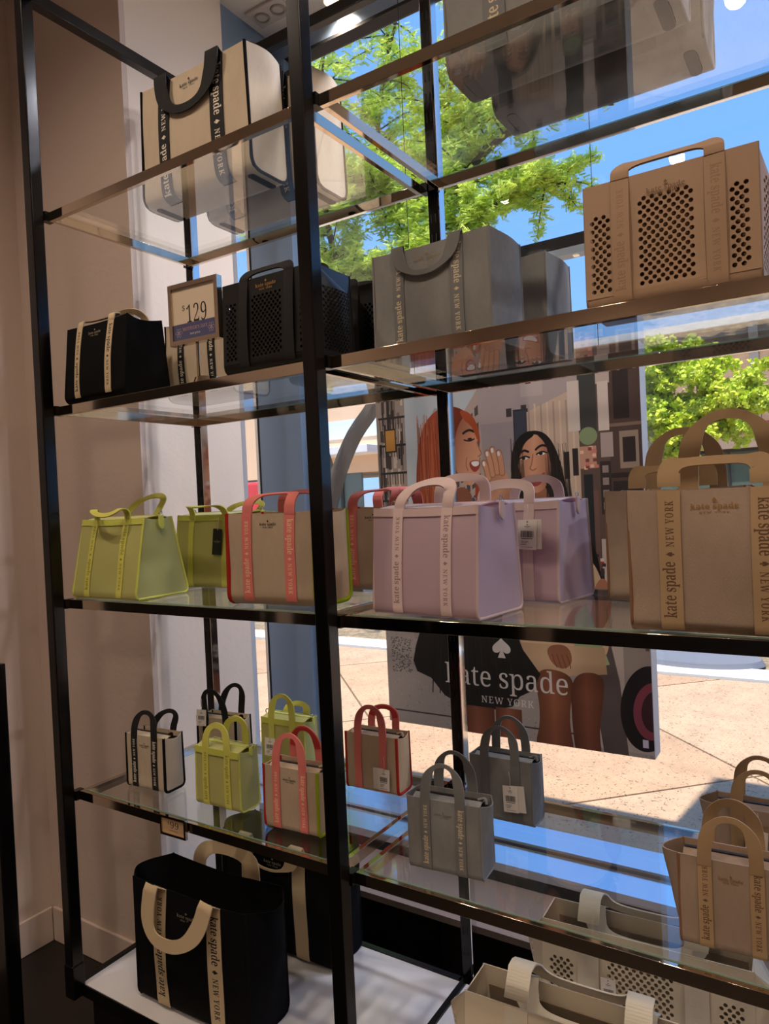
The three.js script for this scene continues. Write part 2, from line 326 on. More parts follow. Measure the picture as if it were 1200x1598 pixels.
function perforated(wB, wT, len, zones, pitch, rad) { // flat panel in (x, s) with staggered round holes
  const sh = new THREE.Shape([[-wB / 2, 0], [wB / 2, 0], [wT / 2, len], [-wT / 2, len]].map(p => new THREE.Vector2(...p)));
  for (const [x0, x1, y0, y1] of zones) {
    let row = 0;
    for (let y = y0; y <= y1; y += pitch * 0.56, row++) for (let x = x0 + (row % 2 ? pitch / 2 : 0); x <= x1; x += pitch) {
      const hole = new THREE.Path(); hole.absarc(x, y, rad, 0, Math.PI * 2, true); sh.holes.push(hole);
    }
  }
  return sh;
}
const tagTex = canvasTex(128, 192, (c, w, h) => {
  c.fillStyle = '#efe6dd'; c.fillRect(0, 0, w, h); c.fillStyle = '#2a2625';
  c.beginPath(); c.arc(w / 2, 13, 5, 0, 7); c.fill();
  c.fillRect(60, 28, 8, 6); c.fillRect(44, 40, 40, 3); c.fillRect(50, 48, 28, 2);
  let x = 22; seed = 99; while (x < 106) { const b = 1 + Math.floor(rnd() * 4); c.fillRect(x, 72, b, 42); x += b + 1 + Math.floor(rnd() * 3); }
  c.fillRect(26, 120, 76, 4); for (let i = 0; i < 3; i++) c.fillRect(24, 138 + i * 10, 50 - i * 8, 3); c.fillRect(24, 176, 80, 2);
});
const tagCard = M({ map: tagTex, roughness: 0.7 }), tagPlain = M({ color: 0xe6dbd2, roughness: 0.7 }), tagBlack = M({ color: 0x131214, roughness: 0.6 });

function makeTote(B, label, group, name = 'tote_bag') {
  const S = STY[B.style], t = thing(name, label, 'handbag', [0, 0, 0], 0, group);
  B.dT ??= B.d; B.wT ??= B.w;
  const pr = profileOf(B), { w, h, wT } = B, th = B.th ?? 0.0022, bulge = B.bulge ?? 0.006 * (w / 0.25);
  const wAt = (y) => w + (wT - w) * (y / h);
  const sd0 = rnd() * 50, am = (B.slouch ?? 0.0035) * (w / 0.25);
  const pt = (x, s, off = 0) => { // x in -1..1 of half width (unit metres scaled), s arc
    const [z, y] = pr.at(s), [z2, y2] = pr.at(s + 0.002), [z1, y1] = pr.at(s - 0.002);
    const n = new THREE.Vector2(y2 - y1, -(z2 - z1)).normalize(); // outward in (z,y)
    const k = wAt(y) / w, bx = Math.cos(clamp(x / (w / 2), -1, 1) * Math.PI / 2) * Math.sin(Math.PI * clamp(y / h, 0, 1)) * bulge;
    const sag = y > 0.75 * h ? -(B.sag ?? 0.004) * Math.cos(clamp(x / (w / 2), -1, 1) * Math.PI / 2) * (y / h - 0.75) * 4 : 0;
    const o = off + (y > 0.02 * h ? bx + (S.perf ? 0 : am * noise.noise(x * 9 / (w / 0.25) + sd0, y * 8 / (w / 0.25), z > 0 ? 1.3 : 7.7) * smooth(0.02, 0.25, y / h)) : 0);
    return V(x * k, y + n.y * o + sag, z + n.x * o);
  };
  const sF = pr.total - (h / Math.cos(Math.atan2((B.d - B.dT) / 2, h)) - pr.r); // front wall start
  // --- body
  if (S.perf) {
    const lo = pr.r, len = Math.hypot(h, (B.d - B.dT) / 2) - pr.r, ph = B.pitch ?? 0.0125, rad = ph * 0.29;
    const body = obj('body', sheet(2, 26, (u, v) => pt((u - 0.5) * w, pr.bottom0 - 0.004 + (pr.bottom1 - pr.bottom0 + 0.008) * v), th), S.body, t);
    const wl = wAt(lo), x1 = w * 0.155, zones = [[-x1, x1, len * 0.06, len * 0.80], [-w * 0.45, -w * 0.345, len * 0.06, len * 0.74], [w * 0.36, w * 0.455, len * 0.06, len * 0.74]];
    const g0 = new THREE.ExtrudeGeometry(perforated(wl, wT, len, zones, ph, rad), { depth: th, bevelEnabled: false, curveSegments: 6 });
    for (const sd of [1, -1]) {
      const [zb, yb] = pr.at(sd > 0 ? pr.bottom1 : pr.bottom0), up = V(0, h - yb, sd * B.dT / 2 - zb).normalize(), xx = V(sd, 0, 0), nn = xx.clone().cross(up);
      const g = g0.clone().applyMatrix4(new THREE.Matrix4().makeBasis(xx, up, nn).setPosition(0, yb, zb));
      obj(sd > 0 ? 'front_panel' : 'back_panel', g, S.body, t);
    }
    obj('lining', sheet(4, 30, (u, v) => pt((u - 0.5) * w * 0.93, pr.total * (0.04 + 0.92 * v), -0.012), 0.0015), S.lining ?? S.body, t);
  } else {
    obj('body', sheet(14, 40, (u, v) => pt((u - 0.5) * w, v * pr.total), th), S.body, t);
  }
  // --- gussets with their inner fold or outward flare
  for (const sd of [1, -1]) {
    const bg = (sd > 0 ? B.bulgeR : B.bulgeL) ?? B.gusset ?? 0.012;
    const gp = (u, y) => { const hd = pr.halfDepth(y) * 0.985, k = y / h; const fold = bg * Math.sin(Math.PI * u) * Math.pow(k, 1.3) + 0.004 * Math.sin(Math.PI * u) * Math.sin(Math.PI * k); const wr = S.perf ? 0 : am * 1.3 * noise.noise(u * 2.2 + sd0, k * 2.6, sd * 3.1) * Math.sin(Math.PI * u) * Math.min(1, k * 3); return V(sd * (wAt(y) / 2 - 0.001 + fold + wr), y - 0.006 * k * Math.sin(Math.PI * u), (sd > 0 ? 1 - 2 * u : 2 * u - 1) * hd); };
    if (S.perf) {
      const hd0 = pr.halfDepth(h * 0.12), hd1 = pr.halfDepth(h), ph = B.pitch ?? 0.0125;
      const shp = perforated(hd0 * 2, hd1 * 2, h * 0.88, [[-hd1 * 0.72, hd1 * 0.72, h * 0.02, h * 0.68]], ph, ph * 0.29);
      const g = new THREE.ExtrudeGeometry(shp, { depth: th, bevelEnabled: false, curveSegments: 6, steps: 1 });
      const p = g.attributes.position;
      for (let i = 0; i < p.count; i++) { const y = h * 0.12 + p.getY(i), hd = pr.halfDepth(y), u = clamp((1 - p.getX(i) / Math.max(1e-4, hd)) / 2), q = gp(u, y); p.setXYZ(i, q.x + sd * (p.getZ(i) - th), q.y, sd * q.z); }
      if (sd > 0) { const a = p.array; for (let i = 0; i < a.length; i += 9) for (let c = 0; c < 3; c++) { const q = a[i + 3 + c]; a[i + 3 + c] = a[i + 6 + c]; a[i + 6 + c] = q; } }
      g.computeVertexNormals();
      obj('side_panel', g, S.gusset, t);
      obj('side_panel', sheet(6, 4, (u, v) => gp(u, v * h * 0.125), th), S.gusset, t);
    } else obj('side_panel', sheet(12, 16, (u, v) => gp(u, Math.pow(v, 1.4) * h), th), S.gusset, t);
    // --- piping round the side panel
    const rp = B.pipe ?? 0.0028, pts = [];
    for (let i = 0; i <= 36; i++) { const s = pr.total * i / 36, [z, y] = pr.at(s); pts.push(V(sd * (wAt(y) / 2 - 0.0005), y + (y < 0.01 ? rp * 0.4 : 0), z)); }
    obj('piping', tube(pts, rp, 60, 6), sd > 0 ? (S.pipeR ?? S.pipe) : S.pipe, t);
  }
  if (B.tabs) for (const sd of [-1, 1]) { // stitched tab under each end of the base
    const L = B.d * 0.27, W = 0.010, pts = []; for (let i = 0; i < 24; i++) { const q = i / 24 * Math.PI * 2; pts.push(V(sd * (w / 2 - 0.026) + W * Math.cos(q), -0.0016, L * Math.sign(Math.sin(q)) * Math.min(1, Math.abs(Math.sin(q)) * 3) * 0.8 + 0.2 * L * Math.sin(q))); }
    const sh = new THREE.Shape(); sh.absellipse(0, 0, W, W, 0, Math.PI, false); sh.lineTo(-W, -2 * L); sh.absellipse(0, -2 * L, W, W, Math.PI, Math.PI * 2, false);
    const g = new THREE.ExtrudeGeometry(sh, { depth: 0.0016, bevelEnabled: true, bevelSize: 0.0006, bevelThickness: 0.0005, bevelSegments: 1, curveSegments: 10 }).translate(0, L, 0).rotateX(Math.PI / 2).translate(sd * (w / 2 - 0.028), -0.0012, 0);
    const tb = obj('base_tab', g, B.style === 'cream' ? S.pipe : S.body, t);
    if (B.style !== 'cream') obj('tab_edge', tube(pts, 0.0011, 60, 5, true), zipDark, tb);
  }
  // --- straps: lettered on the front wall, plain under the bag and up the back
  const sw = B.sw ?? 0.022, sx = B.sx ?? 0.25 * w;
  for (const sd of [-1, 1]) {
    const xs = (u) => sd * sx + (u - 0.5) * sw;
    const a = pr.bottom1 - (B.wrap ?? 0.5) * pr.r;
    const st = obj('strap', sheet(4, 22, (u, v) => pt(xs(u), a + (pr.total - a) * v, 0.0022 + th / 2), 0.0014, sd > 0), B.plainFront ? S.strap[1] : S.strap[0], t);
    obj('strap_back', sheet(2, 20, (u, v) => pt(xs(u), (pr.bottom0 + 0.6 * pr.r) * v, 0.0020 + th / 2), 0.0012), S.strap[1], st);
  }
  // --- handles
  for (const H of B.handles ?? []) {
    const side = H.side, z0 = side * (B.dT / 2 + th / 2 + 0.0014), Hh = H.h, wl = sw, wm = H.mid ?? sw * 0.5, bend = H.bend ?? Hh * 0.6, lean = (H.lean ?? 0) * Math.PI / 180;
    const N = 60, tab = [[0, 0, 0]], bmax = Hh + sw; for (let i = 1; i <= N; i++) { const b = bmax * i / N, th_ = lean * smooth(0, bend, b), q = tab[i - 1]; tab.push([q[0] + Math.cos(th_) * bmax / N, q[1] + Math.sin(th_) * bmax / N]); }
    const fold = (b) => { if (b <= 0) return [b, 0]; const k = clamp(b / bmax) * N, i = Math.min(N - 1, Math.floor(k)), f = k - i; return [tab[i][0] + (tab[i + 1][0] - tab[i][0]) * f, tab[i][1] + (tab[i + 1][1] - tab[i][1]) * f]; };
    const inner = sx * (wAt(h) / w), pw = H.square ?? 0.62;
    const path = (a) => { const c = Math.cos(Math.PI * a), s = Math.sin(Math.PI * a); return [-Math.sign(c) * Math.pow(Math.abs(c), H.px ?? 0.9) * inner + (H.skew ?? 0) * s, -0.008 + (Hh + 0.008) * Math.pow(Math.max(0, s), pw)]; };
    const f = (u, v) => {
      const e = 0.004, a = 0.0005 + 0.999 * v, p = path(a), q0 = path(Math.max(0, a - e)), q1 = path(Math.min(1, a + e));
      const tl = Math.hypot(q1[0] - q0[0], q1[1] - q0[1]) || 1, tx = (q1[0] - q0[0]) / tl, tb = (q1[1] - q0[1]) / tl;
      const k = smooth(0.45, 0.96, Math.sin(Math.PI * a)), ww = wl + (wm - wl) * k, off = (u - 0.5) * ww;
      const [yy, zz] = fold(p[1] - tx * off);
      const tw = (H.tilt ?? 0) * k * off;
      return V(p[0] + tb * off, h - 0.004 * (B.sag ? 1 : 0.3) + yy, z0 + side * zz + tw);
    };
    const flip = side < 0;
    const g = sheet(4, 40, (u, v) => f(flip ? 1 - u : u, v), H.t ?? 0.0032);
    const hm = obj('handle', g, S.strap[1], t);
    if (S.strapIn) obj('handle_lining', sheet(3, 36, (u, v) => f(0.12 + 0.76 * (flip ? u : 1 - u), 0.1 + 0.8 * v).add(V(0, -0.0012, -side * 0.0018)), 0.0012), S.strapIn, hm);
  }
  // --- zip top, pulls
  if (S.zip) {
    const zp = obj('zip_panel', sheet(3, 6, (u, v) => V((u - 0.5) * wT * 0.985, h - 0.003 + 0.006 * Math.sin(Math.PI * v), (0.5 - v) * B.dT * 0.96), 0.002), S.body, t);
    obj('zip', box(-wT * 0.49, wT * 0.49, h + 0.003, h + 0.0055, -0.004, 0.004), S.pipe, zp);
    for (const sd of [1, -1]) obj('top_band', sheet(6, 2, (u, v) => pt((u - 0.5) * w * 0.995, sd > 0 ? pr.total - (1 - v) * 0.016 : v * 0.016, 0.0024), 0.0016), S.pipe, t);
    const loop = new THREE.TorusGeometry(0.006, 0.0014, 6, 14).translate(-wT / 2 - 0.003, h + 0.006, 0); obj('end_ring', loop, silver, t);
    const sh = new THREE.Shape(); sh.moveTo(-0.006, 0); sh.lineTo(0.006, 0); sh.bezierCurveTo(0.008, -0.02, 0.01, -0.03, 0, -0.034); sh.bezierCurveTo(-0.01, -0.03, -0.008, -0.02, -0.006, 0);
    const k = w / 0.24, pull = new THREE.ExtrudeGeometry(sh, { depth: 0.003, bevelEnabled: true, bevelSize: 0.0006, bevelThickness: 0.0006, bevelSegments: 1, curveSegments: 8 }).scale(k, k, 1);
    pull.rotateY(Math.PI / 2).translate(wT / 2 + 0.006, h + 0.004, -B.dT * 0.05); const pl = obj('zip_pull', pull, S.pipe, t);
    obj('pull_ring', new THREE.TorusGeometry(0.005 * k, 0.0011, 6, 14).rotateY(Math.PI / 2).translate(wT / 2 + 0.006, h + 0.009, -B.dT * 0.05), silver, pl);
  } else if (B.inZip) {
    const zp = obj('zip_panel', sheet(3, 8, (u, v) => V((u - 0.5) * wT * 0.93, h - 0.014 + 0.012 * Math.sin(Math.PI * v), (0.5 - v) * B.dT * 0.94), 0.002), S.body, t);
    obj('zip', box(-wT * 0.46, wT * 0.46, h - 0.0015, h + 0.001, -0.003, 0.003), zipDark, zp);
    const tail = [V(wT * 0.4, h, 0), V(wT * 0.5, h + 0.005, 0.002), V(wT * 0.52, h - 0.004, 0.004)]; obj('zip_end', tube(tail, 0.003, 8, 5), B.style === 'cream' ? STY.cream.pipe : S.body, zp);
  }
  // --- little printed mark
  if (S.logo && !B.noLogo) {
    const lw = B.logoW ?? 0.2 * w, y = B.logoY ?? 0.86 * h; let s = sF; for (let i = 0; i <= 60; i++) { const q = pr.bottom1 + (pr.total - pr.bottom1) * i / 60; if (pr.at(q)[1] <= y) s = q; }
    const c = pt(0, s, th / 2 + 0.0008), tilt = Math.atan2((B.d - B.dT) / 2, h);
    const g = logoGeo.clone().scale(lw, lw, 1).rotateX(-tilt).translate(c.x, c.y, c.z); obj('logo_print', g, S.logo, t);
  }
  // --- hang tags
  for (const T of B.tags ?? []) {
    const tw = T.w ?? 0.03, hh = T.h ?? 0.045, [x, y, z] = T.at, g = new THREE.Group(), zf = z;
    const card = obj('price_tag', boxUnit(tw, hh, 0.0007), T.dark ? tagBlack : tagCard, t); card.position.set(x, y, zf); card.rotation.set(T.rx ?? -0.08, T.ry ?? 0, T.rz ?? 0);
    if (T.dark) { const lg = logoGeo.clone().scale(tw * 0.55, tw * 0.55, 1).translate(0, 0, 0.0006); obj('tag_print', lg, foil, card); }
    else if (T.double) { const c2 = obj('tag_card', boxUnit(tw * 0.9, hh, 0.0006), tagPlain, card); c2.position.set(tw * (T.double), 0.001, -0.0014); c2.rotation.z = 0.04; }
    obj('tag_string', tube([V(0, hh * 0.44, 0.0006), V(0.002, hh * 0.5 + 0.012, 0.001), V(-0.001, hh * 0.5 + (T.string ?? 0.03), -0.001)], 0.0005, 8, 4), tagPlain, card);
  }
  return t;
}
// puts a bag with the lower left corner of its front at (x, z) on a level
function place(t, B, x, z, deg, level) {
  const a = deg * Math.PI / 180, y = LV[level] + (level ? 0.002 : 0.0004) + (B.pipe ?? 0.0028) * 0.6;
  t.position.set(x + Math.cos(a) * B.w / 2 - Math.sin(a) * B.d / 2, y, z - Math.sin(a) * B.w / 2 - Math.cos(a) * B.d / 2); t.rotation.y = a; return t;
}
const again = (o, label, group) => { const c = o.clone(); c.name = numbered(o.name.replace(/_\d{3}$/, '')); c.userData = { ...o.userData, label }; if (group) c.userData.group = group; scene.add(c); return c; };

// ---- large totes, level 4 (topmost shelf)
const G1 = 'canvas and suede totes on the topmost glass shelves', G0 = 'large totes on the white base';
const big = { style: 'cream', w: 0.375, wT: 0.36, h: 0.298, d: 0.13, dT: 0.125, sw: 0.042, sx: 0.094, r: 0.03, wrap: 1.5, tabs: true, pipe: 0.0042, gusset: 0.02, logoW: 0.052, logoY: 0.262, handles: [{ side: 1, h: 0.13, lean: 178, bend: 0.03, mid: 0.02, square: 0.6 }, { side: -1, h: 0.13, lean: 20, mid: 0.026 }] };
const bigCream = place(makeTote(big, 'front large cream canvas tote with black straps and hanging handle on topmost left shelf', G1), big, -0.664, -0.145, 0.5, 4);
place(again(bigCream, 'large cream canvas tote hidden behind the front one on the topmost left shelf'), big, -0.605, -0.31, 1, 4);
const bigG = { style: 'suede', w: 0.40, h: 0.315, d: 0.13, sw: 0.042, sx: 0.10, r: 0.026, tabs: true, pipe: 0.003, gusset: 0.02, bulge: 0.004, handles: [{ side: 1, h: 0.12, lean: -4 }, { side: -1, h: 0.12, lean: -4 }] };
const bigGray = place(makeTote(bigG, 'front large grey suede tote on the topmost right shelf, cut off by the picture edge', G1), bigG, 0.243, -0.105, 0, 4);
place(again(bigGray, 'rear large grey suede tote on the topmost right shelf, seen from below'), { ...bigG, w: 0.4 }, 0.258, -0.28, 0, 4);

// ---- level 3
const G3 = 'totes on the second shelf from the top';
const bNavy = { style: 'navy', w: 0.243, h: 0.195, d: 0.14, dT: 0.10, sw: 0.022, sx: 0.062, pipe: 0.002, gusset: -0.015, bulgeR: -0.01, logoW: 0.04, handles: [{ side: 1, h: 0.04, lean: -80, bend: 0.02, mid: 0.018, square: 0.4 }, { side: -1, h: 0.045, lean: -30, mid: 0.016 }] };
place(makeTote(bNavy, 'small black canvas tote with cream lettered straps, left of the price sign', G3), bNavy, -0.838, -0.004, -1, 3);
const bCr = { style: 'cream', w: 0.24, h: 0.2, d: 0.13, sw: 0.024, sx: 0.055, logoW: 0.04, handles: [{ side: 1, h: 0.07, lean: 20 }, { side: -1, h: 0.07, lean: 5 }] };
place(makeTote(bCr, 'cream canvas tote with black straps standing behind the price sign', G3), bCr, -0.655, -0.185, -1, 3);
const bBP = { style: 'blackPerf', w: 0.25, h: 0.192, d: 0.135, dT: 0.12, sw: 0.024, sx: 0.062, r: 0.02, pipe: 0.0022, gusset: 0.018, bulgeL: 0.004, logoW: 0.045, logoY: 0.172, pitch: 0.0115, handles: [{ side: 1, h: 0.018, lean: -30, square: 0.4 }, { side: -1, h: 0.05, lean: 10, square: 0.5 }], tags: [] };
const perfB = place(makeTote(bBP, 'front black perforated leather tote right of the price sign', G3), bBP, -0.274, -0.012, 0, 3);
place(again(perfB, 'rear black perforated leather tote between the front post and the grey suede tote'), bBP, -0.245, -0.19, 3, 3);
const bSu = { style: 'suede', w: 0.26, h: 0.207, d: 0.145, dT: 0.135, sw: 0.026, sx: 0.065, r: 0.02, gusset: 0.01, logoW: 0.05, handles: [{ side: 1, h: 0.075, lean: 176, bend: 0.018, mid: 0.010, square: 0.7 }, { side: -1, h: 0.034, lean: -20, square: 0.35, mid: 0.02 }] };
const su = place(makeTote(bSu, 'front small grey suede tote with lettered straps on the second shelf from the top', G3), bSu, 0.052, -0.11, -2, 3);
place(again(su, 'rear small grey suede tote on the second shelf from the top'), { ...bSu, d: 0.13 }, 0.086, -0.318, -2, 3);
const bTP = { style: 'tanPerf', w: 0.25, h: 0.2, d: 0.13, dT: 0.12, sw: 0.028, sx: 0.068, r: 0.02, pipe: 0.0022, gusset: 0.015, logoW: 0.045, logoY: 0.168, pitch: 0.0122, handles: [{ side: 1, h: 0.026, lean: -40, square: 0.22, mid: 0.012, px: 0.7, bend: 0.02 }, { side: -1, h: 0.02, lean: 10, square: 0.3 }] };
place(makeTote(bTP, 'tan perforated leather tote on the right of the second shelf from the top', G3), bTP, 0.503, -0.045, 0, 3);

// ---- level 2
const G2 = 'coloured totes on the middle shelves';
const bLi = { style: 'lime', w: 0.246, h: 0.2, d: 0.17, dT: 0.085, wT: 0.235, sw: 0.02, sx: 0.062, r: 0.012, pipe: 0.0034, gusset: -0.004, handles: [{ side: 1, h: 0.062, lean: 140, bend: 0.06, mid: 0.013, square: 0.6, skew: 0.02 }, { side: -1, h: 0.06, lean: 25, mid: 0.013, skew: 0.045, tilt: 0.5 }], tags: [] };
const li = place(makeTote(bLi, 'lime green sheer mesh tote with looped handle, leftmost on the middle shelf', G2), bLi, -0.853, -0.006, 1, 2);
const bLi2 = { ...bLi, dT: 0.13, handles: [{ side: 1, h: 0.04, lean: 120, bend: 0.05, mid: 0.013, skew: -0.02 }, { side: -1, h: 0.035, lean: 40, mid: 0.013, skew: 0.03 }], plainFront: true, tags: [{ at: [0.042, 0.125, 0.087], w: 0.032, h: 0.07, dark: true, rz: -0.06 }] };
place(makeTote(bLi2, 'lime green sheer mesh tote with a black hang tag behind the first lime tote', G2), bLi2, -0.736, -0.245, 3, 2);
const bBl = { style: 'blush', w: 0.236, h: 0.2, d: 0.13, dT: 0.12, sw: 0.027, sx: 0.058, r: 0.024, pipe: 0.0058, gusset: 0.02, logoW: 0.036, logoY: 0.176, handles: [{ side: 1, h: 0.06, lean: -80, bend: 0.06, mid: 0.018, square: 0.5, skew: 0.012 }, { side: -1, h: 0.055, lean: 65, bend: 0.06, mid: 0.018, square: 0.5, skew: -0.02 }] };
const bl = place(makeTote(bBl, 'beige canvas tote with coral straps and lime right edging on the middle shelf', G2), bBl, -0.309, -0.028, 2, 2);
const bBl2 = { ...bBl, style: 'blushRed' };
place(makeTote(bBl2, 'beige canvas tote with coral straps behind the middle post, left of the lilac tote', G2), bBl2, -0.215, -0.29, 3, 2);
const bLc = { style: 'lilac', w: 0.234, h: 0.2, d: 0.16, dT: 0.125, sw: 0.023, sx: 0.055, r: 0.012, pipe: 0.003, gusset: -0.002, handles: [{ side: 1, h: 0.05, lean: -30, mid: 0.016, square: 0.6, skew: 0.02, tilt: 0.9 }, { side: -1, h: 0.055, lean: 8, mid: 0.016, square: 0.35 }] };
place(makeTote(bLc, 'front lilac sheer mesh tote with lettered straps on the middle shelf', G2), bLc, 0.072, -0.03, -7, 2);
const bLc2 = { ...bLc, plainFront: true, handles: [{ side: 1, h: 0.04, lean: -20, mid: 0.02, square: 0.35 }, { side: -1, h: 0.05, lean: 12, mid: 0.016, square: 0.6 }], tags: [{ at: [0.062, 0.135, 0.092], w: 0.042, h: 0.058, rz: -0.03, double: 0.28 }] };
place(makeTote(bLc2, 'rear lilac sheer mesh tote with a white price tag on the middle shelf', G2), bLc2, 0.142, -0.25, -8, 2);
const bTa = { style: 'tan', w: 0.245, h: 0.213, d: 0.14, dT: 0.13, sw: 0.032, sx: 0.062, r: 0.012, pipe: 0.0026, gusset: 0.012, logoW: 0.052, logoY: 0.183, handles: [{ side: 1, h: 0.04, lean: -16, mid: 0.013, square: 0.22, px: 0.6 }, { side: -1, h: 0.115, lean: -4, mid: 0.015, square: 0.62 }] };
const ta = place(makeTote(bTa, 'front tan canvas tote with brown lettered straps and tall arched handle on the middle shelf', G2), bTa, 0.562, -0.006, -2, 2);
place(again(ta, 'rear tan canvas tote with arched handle standing behind the front tan one'), bTa, 0.45, -0.29, 0, 2);

// ---- level 1: minis
const GM = 'mini totes on the lowest glass shelves';
const mini = (o) => ({ w: 0.143, h: 0.14, d: 0.065, dT: 0.06, sw: 0.020, sx: 0.036, r: 0.012, pipe: 0.0024, gusset: 0.008, logoW: 0.028, logoY: 0.114, inZip: true, bulge: 0.002, sag: 0.001, handles: [{ side: 1, h: 0.07, lean: -8, mid: 0.0075 }, { side: -1, h: 0.078, lean: -6, mid: 0.0075 }], ...o });
const mCr = mini({ style: 'cream', w: 0.137, bulgeR: 0.012, pipe: 0.0038, handles: [{ side: 1, h: 0.062, lean: -14, mid: 0.011 }, { side: -1, h: 0.05, lean: 30, mid: 0.011, skew: 0.012 }] });
place(makeTote(mCr, 'mini cream canvas tote with black straps, leftmost on the lowest glass shelf', GM), mCr, -0.757, -0.074, 3, 1);
const mCr2 = mini({ style: 'cream', w: 0.137, pipe: 0.0038, plainFront: true, noLogo: true, tags: [{ at: [-0.035, 0.142, 0.05], w: 0.03, h: 0.044, ry: 0.2 }], handles: [{ side: 1, h: 0.08, lean: 6, mid: 0.011, skew: -0.01 }, { side: -1, h: 0.078, lean: 10, mid: 0.011, skew: 0.012 }] });
place(makeTote(mCr2, 'mini cream canvas tote with white tag behind the lime mini tote', GM), mCr2, -0.695, -0.262, 4, 1);
const mLi = mini({ style: 'lime', w: 0.146, h: 0.143, inZip: false, wT: 0.142, handles: [{ side: 1, h: 0.058, lean: -10, mid: 0.014 }, { side: -1, h: 0.06, lean: -4, mid: 0.014, skew: 0.012 }] });
const lm = place(makeTote(mLi, 'mini lime green sheer tote in front of the mini cream tote', GM), mLi, -0.508, -0.082, 1, 1);
const mLi2 = { ...mLi, plainFront: true, tags: [{ at: [-0.022, 0.075, 0.06], w: 0.034, h: 0.046 }], handles: [{ side: 1, h: 0.066, lean: -6, mid: 0.011 }, { side: -1, h: 0.03, lean: 40, mid: 0.014 }] };
place(makeTote(mLi2, 'mini lime green sheer tote with paper tag behind the coral strapped mini tote', GM), mLi2, -0.515, -0.325, 3, 1);
const mBl = mini({ style: 'blush', w: 0.145, pipe: 0.0042, handles: [{ side: 1, h: 0.075, lean: -6, mid: 0.010 }, { side: -1, h: 0.075, lean: -6, mid: 0.012 }] });
place(makeTote(mBl, 'mini beige tote with coral straps and red and lime edging, left of the middle post', GM), mBl, -0.267, -0.063, 3, 1);
const mBl2 = mini({ style: 'blushRed', w: 0.147, pipe: 0.0042, plainFront: true, noLogo: true, tags: [{ at: [0.042, 0.04, 0.046], w: 0.032, h: 0.05, double: -0.5 }], handles: [{ side: 1, h: 0.072, lean: -4, mid: 0.011 }, { side: -1, h: 0.055, lean: 14, mid: 0.012, square: 0.4 }] });
place(makeTote(mBl2, 'mini beige tote with coral straps and price tags, right of the middle post', GM), mBl2, -0.23, -0.325, 2, 1);
const mSu = mini({ style: 'suede', w: 0.15, bulgeL: 0.014, bulgeR: 0.012 });
place(makeTote(mSu, 'front mini grey suede tote with lettered straps on the lowest glass shelf', GM), mSu, 0.108, -0.062, 4, 1);
const mSu2 = mini({ style: 'suede', w: 0.145, plainFront: true, noLogo: true, tags: [{ at: [0.03, 0.062, 0.05], w: 0.034, h: 0.055, rz: 0.06, double: 0.5 }] });
place(makeTote(mSu2, 'rear mini grey suede tote with two price tags on the lowest glass shelf', GM), mSu2, 0.117, -0.32, 0, 1);
const mTa = mini({ style: 'tan', w: 0.148, h: 0.141, bulgeL: 0.028, bulgeR: 0.02, handles: [{ side: 1, h: 0.068, lean: -6, mid: 0.009 }, { side: -1, h: 0.072, lean: -4, mid: 0.013 }] });
place(makeTote(mTa, 'front mini tan canvas tote with brown lettered straps, rightmost on the lowest glass shelf', GM), mTa, 0.604, -0.06, 3, 1);
const mTa2 = mini({ style: 'tan', w: 0.148, h: 0.141, bulgeL: 0.026, plainFront: true, tags: [{ at: [-0.005, 0.09, 0.05], w: 0.034, h: 0.044, rz: -0.08 }] });
place(makeTote(mTa2, 'rear mini tan canvas tote with a barcode tag at the right picture edge', GM), mTa2, 0.625, -0.275, 2, 1);

// ---- base
const bNv = { style: 'navy', w: 0.376, h: 0.305, d: 0.135, dT: 0.13, sw: 0.043, sx: 0.092, r: 0.02, pipe: 0.003, gusset: 0.045, logoW: 0.05, logoY: 0.25, sag: 0.008, handles: [{ side: 1, h: 0.155, lean: 172, bend: 0.05, mid: 0.03, square: 0.55, skew: -0.035 }, { side: -1, h: 0.05, lean: 20, mid: 0.03 }] };
place(makeTote(bNv, 'front large black canvas tote with cream lettered straps on the white base', G0), bNv, -0.698, -0.03, 1.5, 0);
const bNv2 = { ...bNv, plainFront: true, handles: [{ side: 1, h: 0.10, lean: 176, bend: 0.04, mid: 0.006, square: 0.6 }, { side: -1, h: 0.05, lean: 20, mid: 0.03 }] };
place(makeTote(bNv2, 'rear large black canvas tote with plain cream straps on the white base', G0), bNv2, -0.69, -0.335, 0, 0);
const bCP = { style: 'creamPerf', w: 0.41, h: 0.302, d: 0.15, dT: 0.085, wT: 0.41, sw: 0.044, sx: 0.105, r: 0.03, pipe: 0.002, gusset: 0.066, logoW: 0.05, pitch: 0.0142, handles: [{ side: 1, h: 0.15, lean: -160, bend: 0.15, mid: 0.02, square: 0.3, px: 0.6 }, { side: -1, h: 0.10, lean: -150, bend: 0.06, mid: 0.02, square: 0.3, px: 0.6 }], tags: [] };
const cp = place(makeTote(bCP, 'large cream perforated leather tote at the lower picture edge on the white base', G0), bCP, 0.218, -0.03, 2, 0);
const bCP2 = { ...bCP, tags: [{ at: [-0.06, 0.2, 0.075], w: 0.03, h: 0.055, rz: 0.05 }] };
place(makeTote(bCP2, 'large cream perforated leather tote with a price tag behind the front one on the base', G0), bCP2, 0.262, -0.318, 2.5, 0);

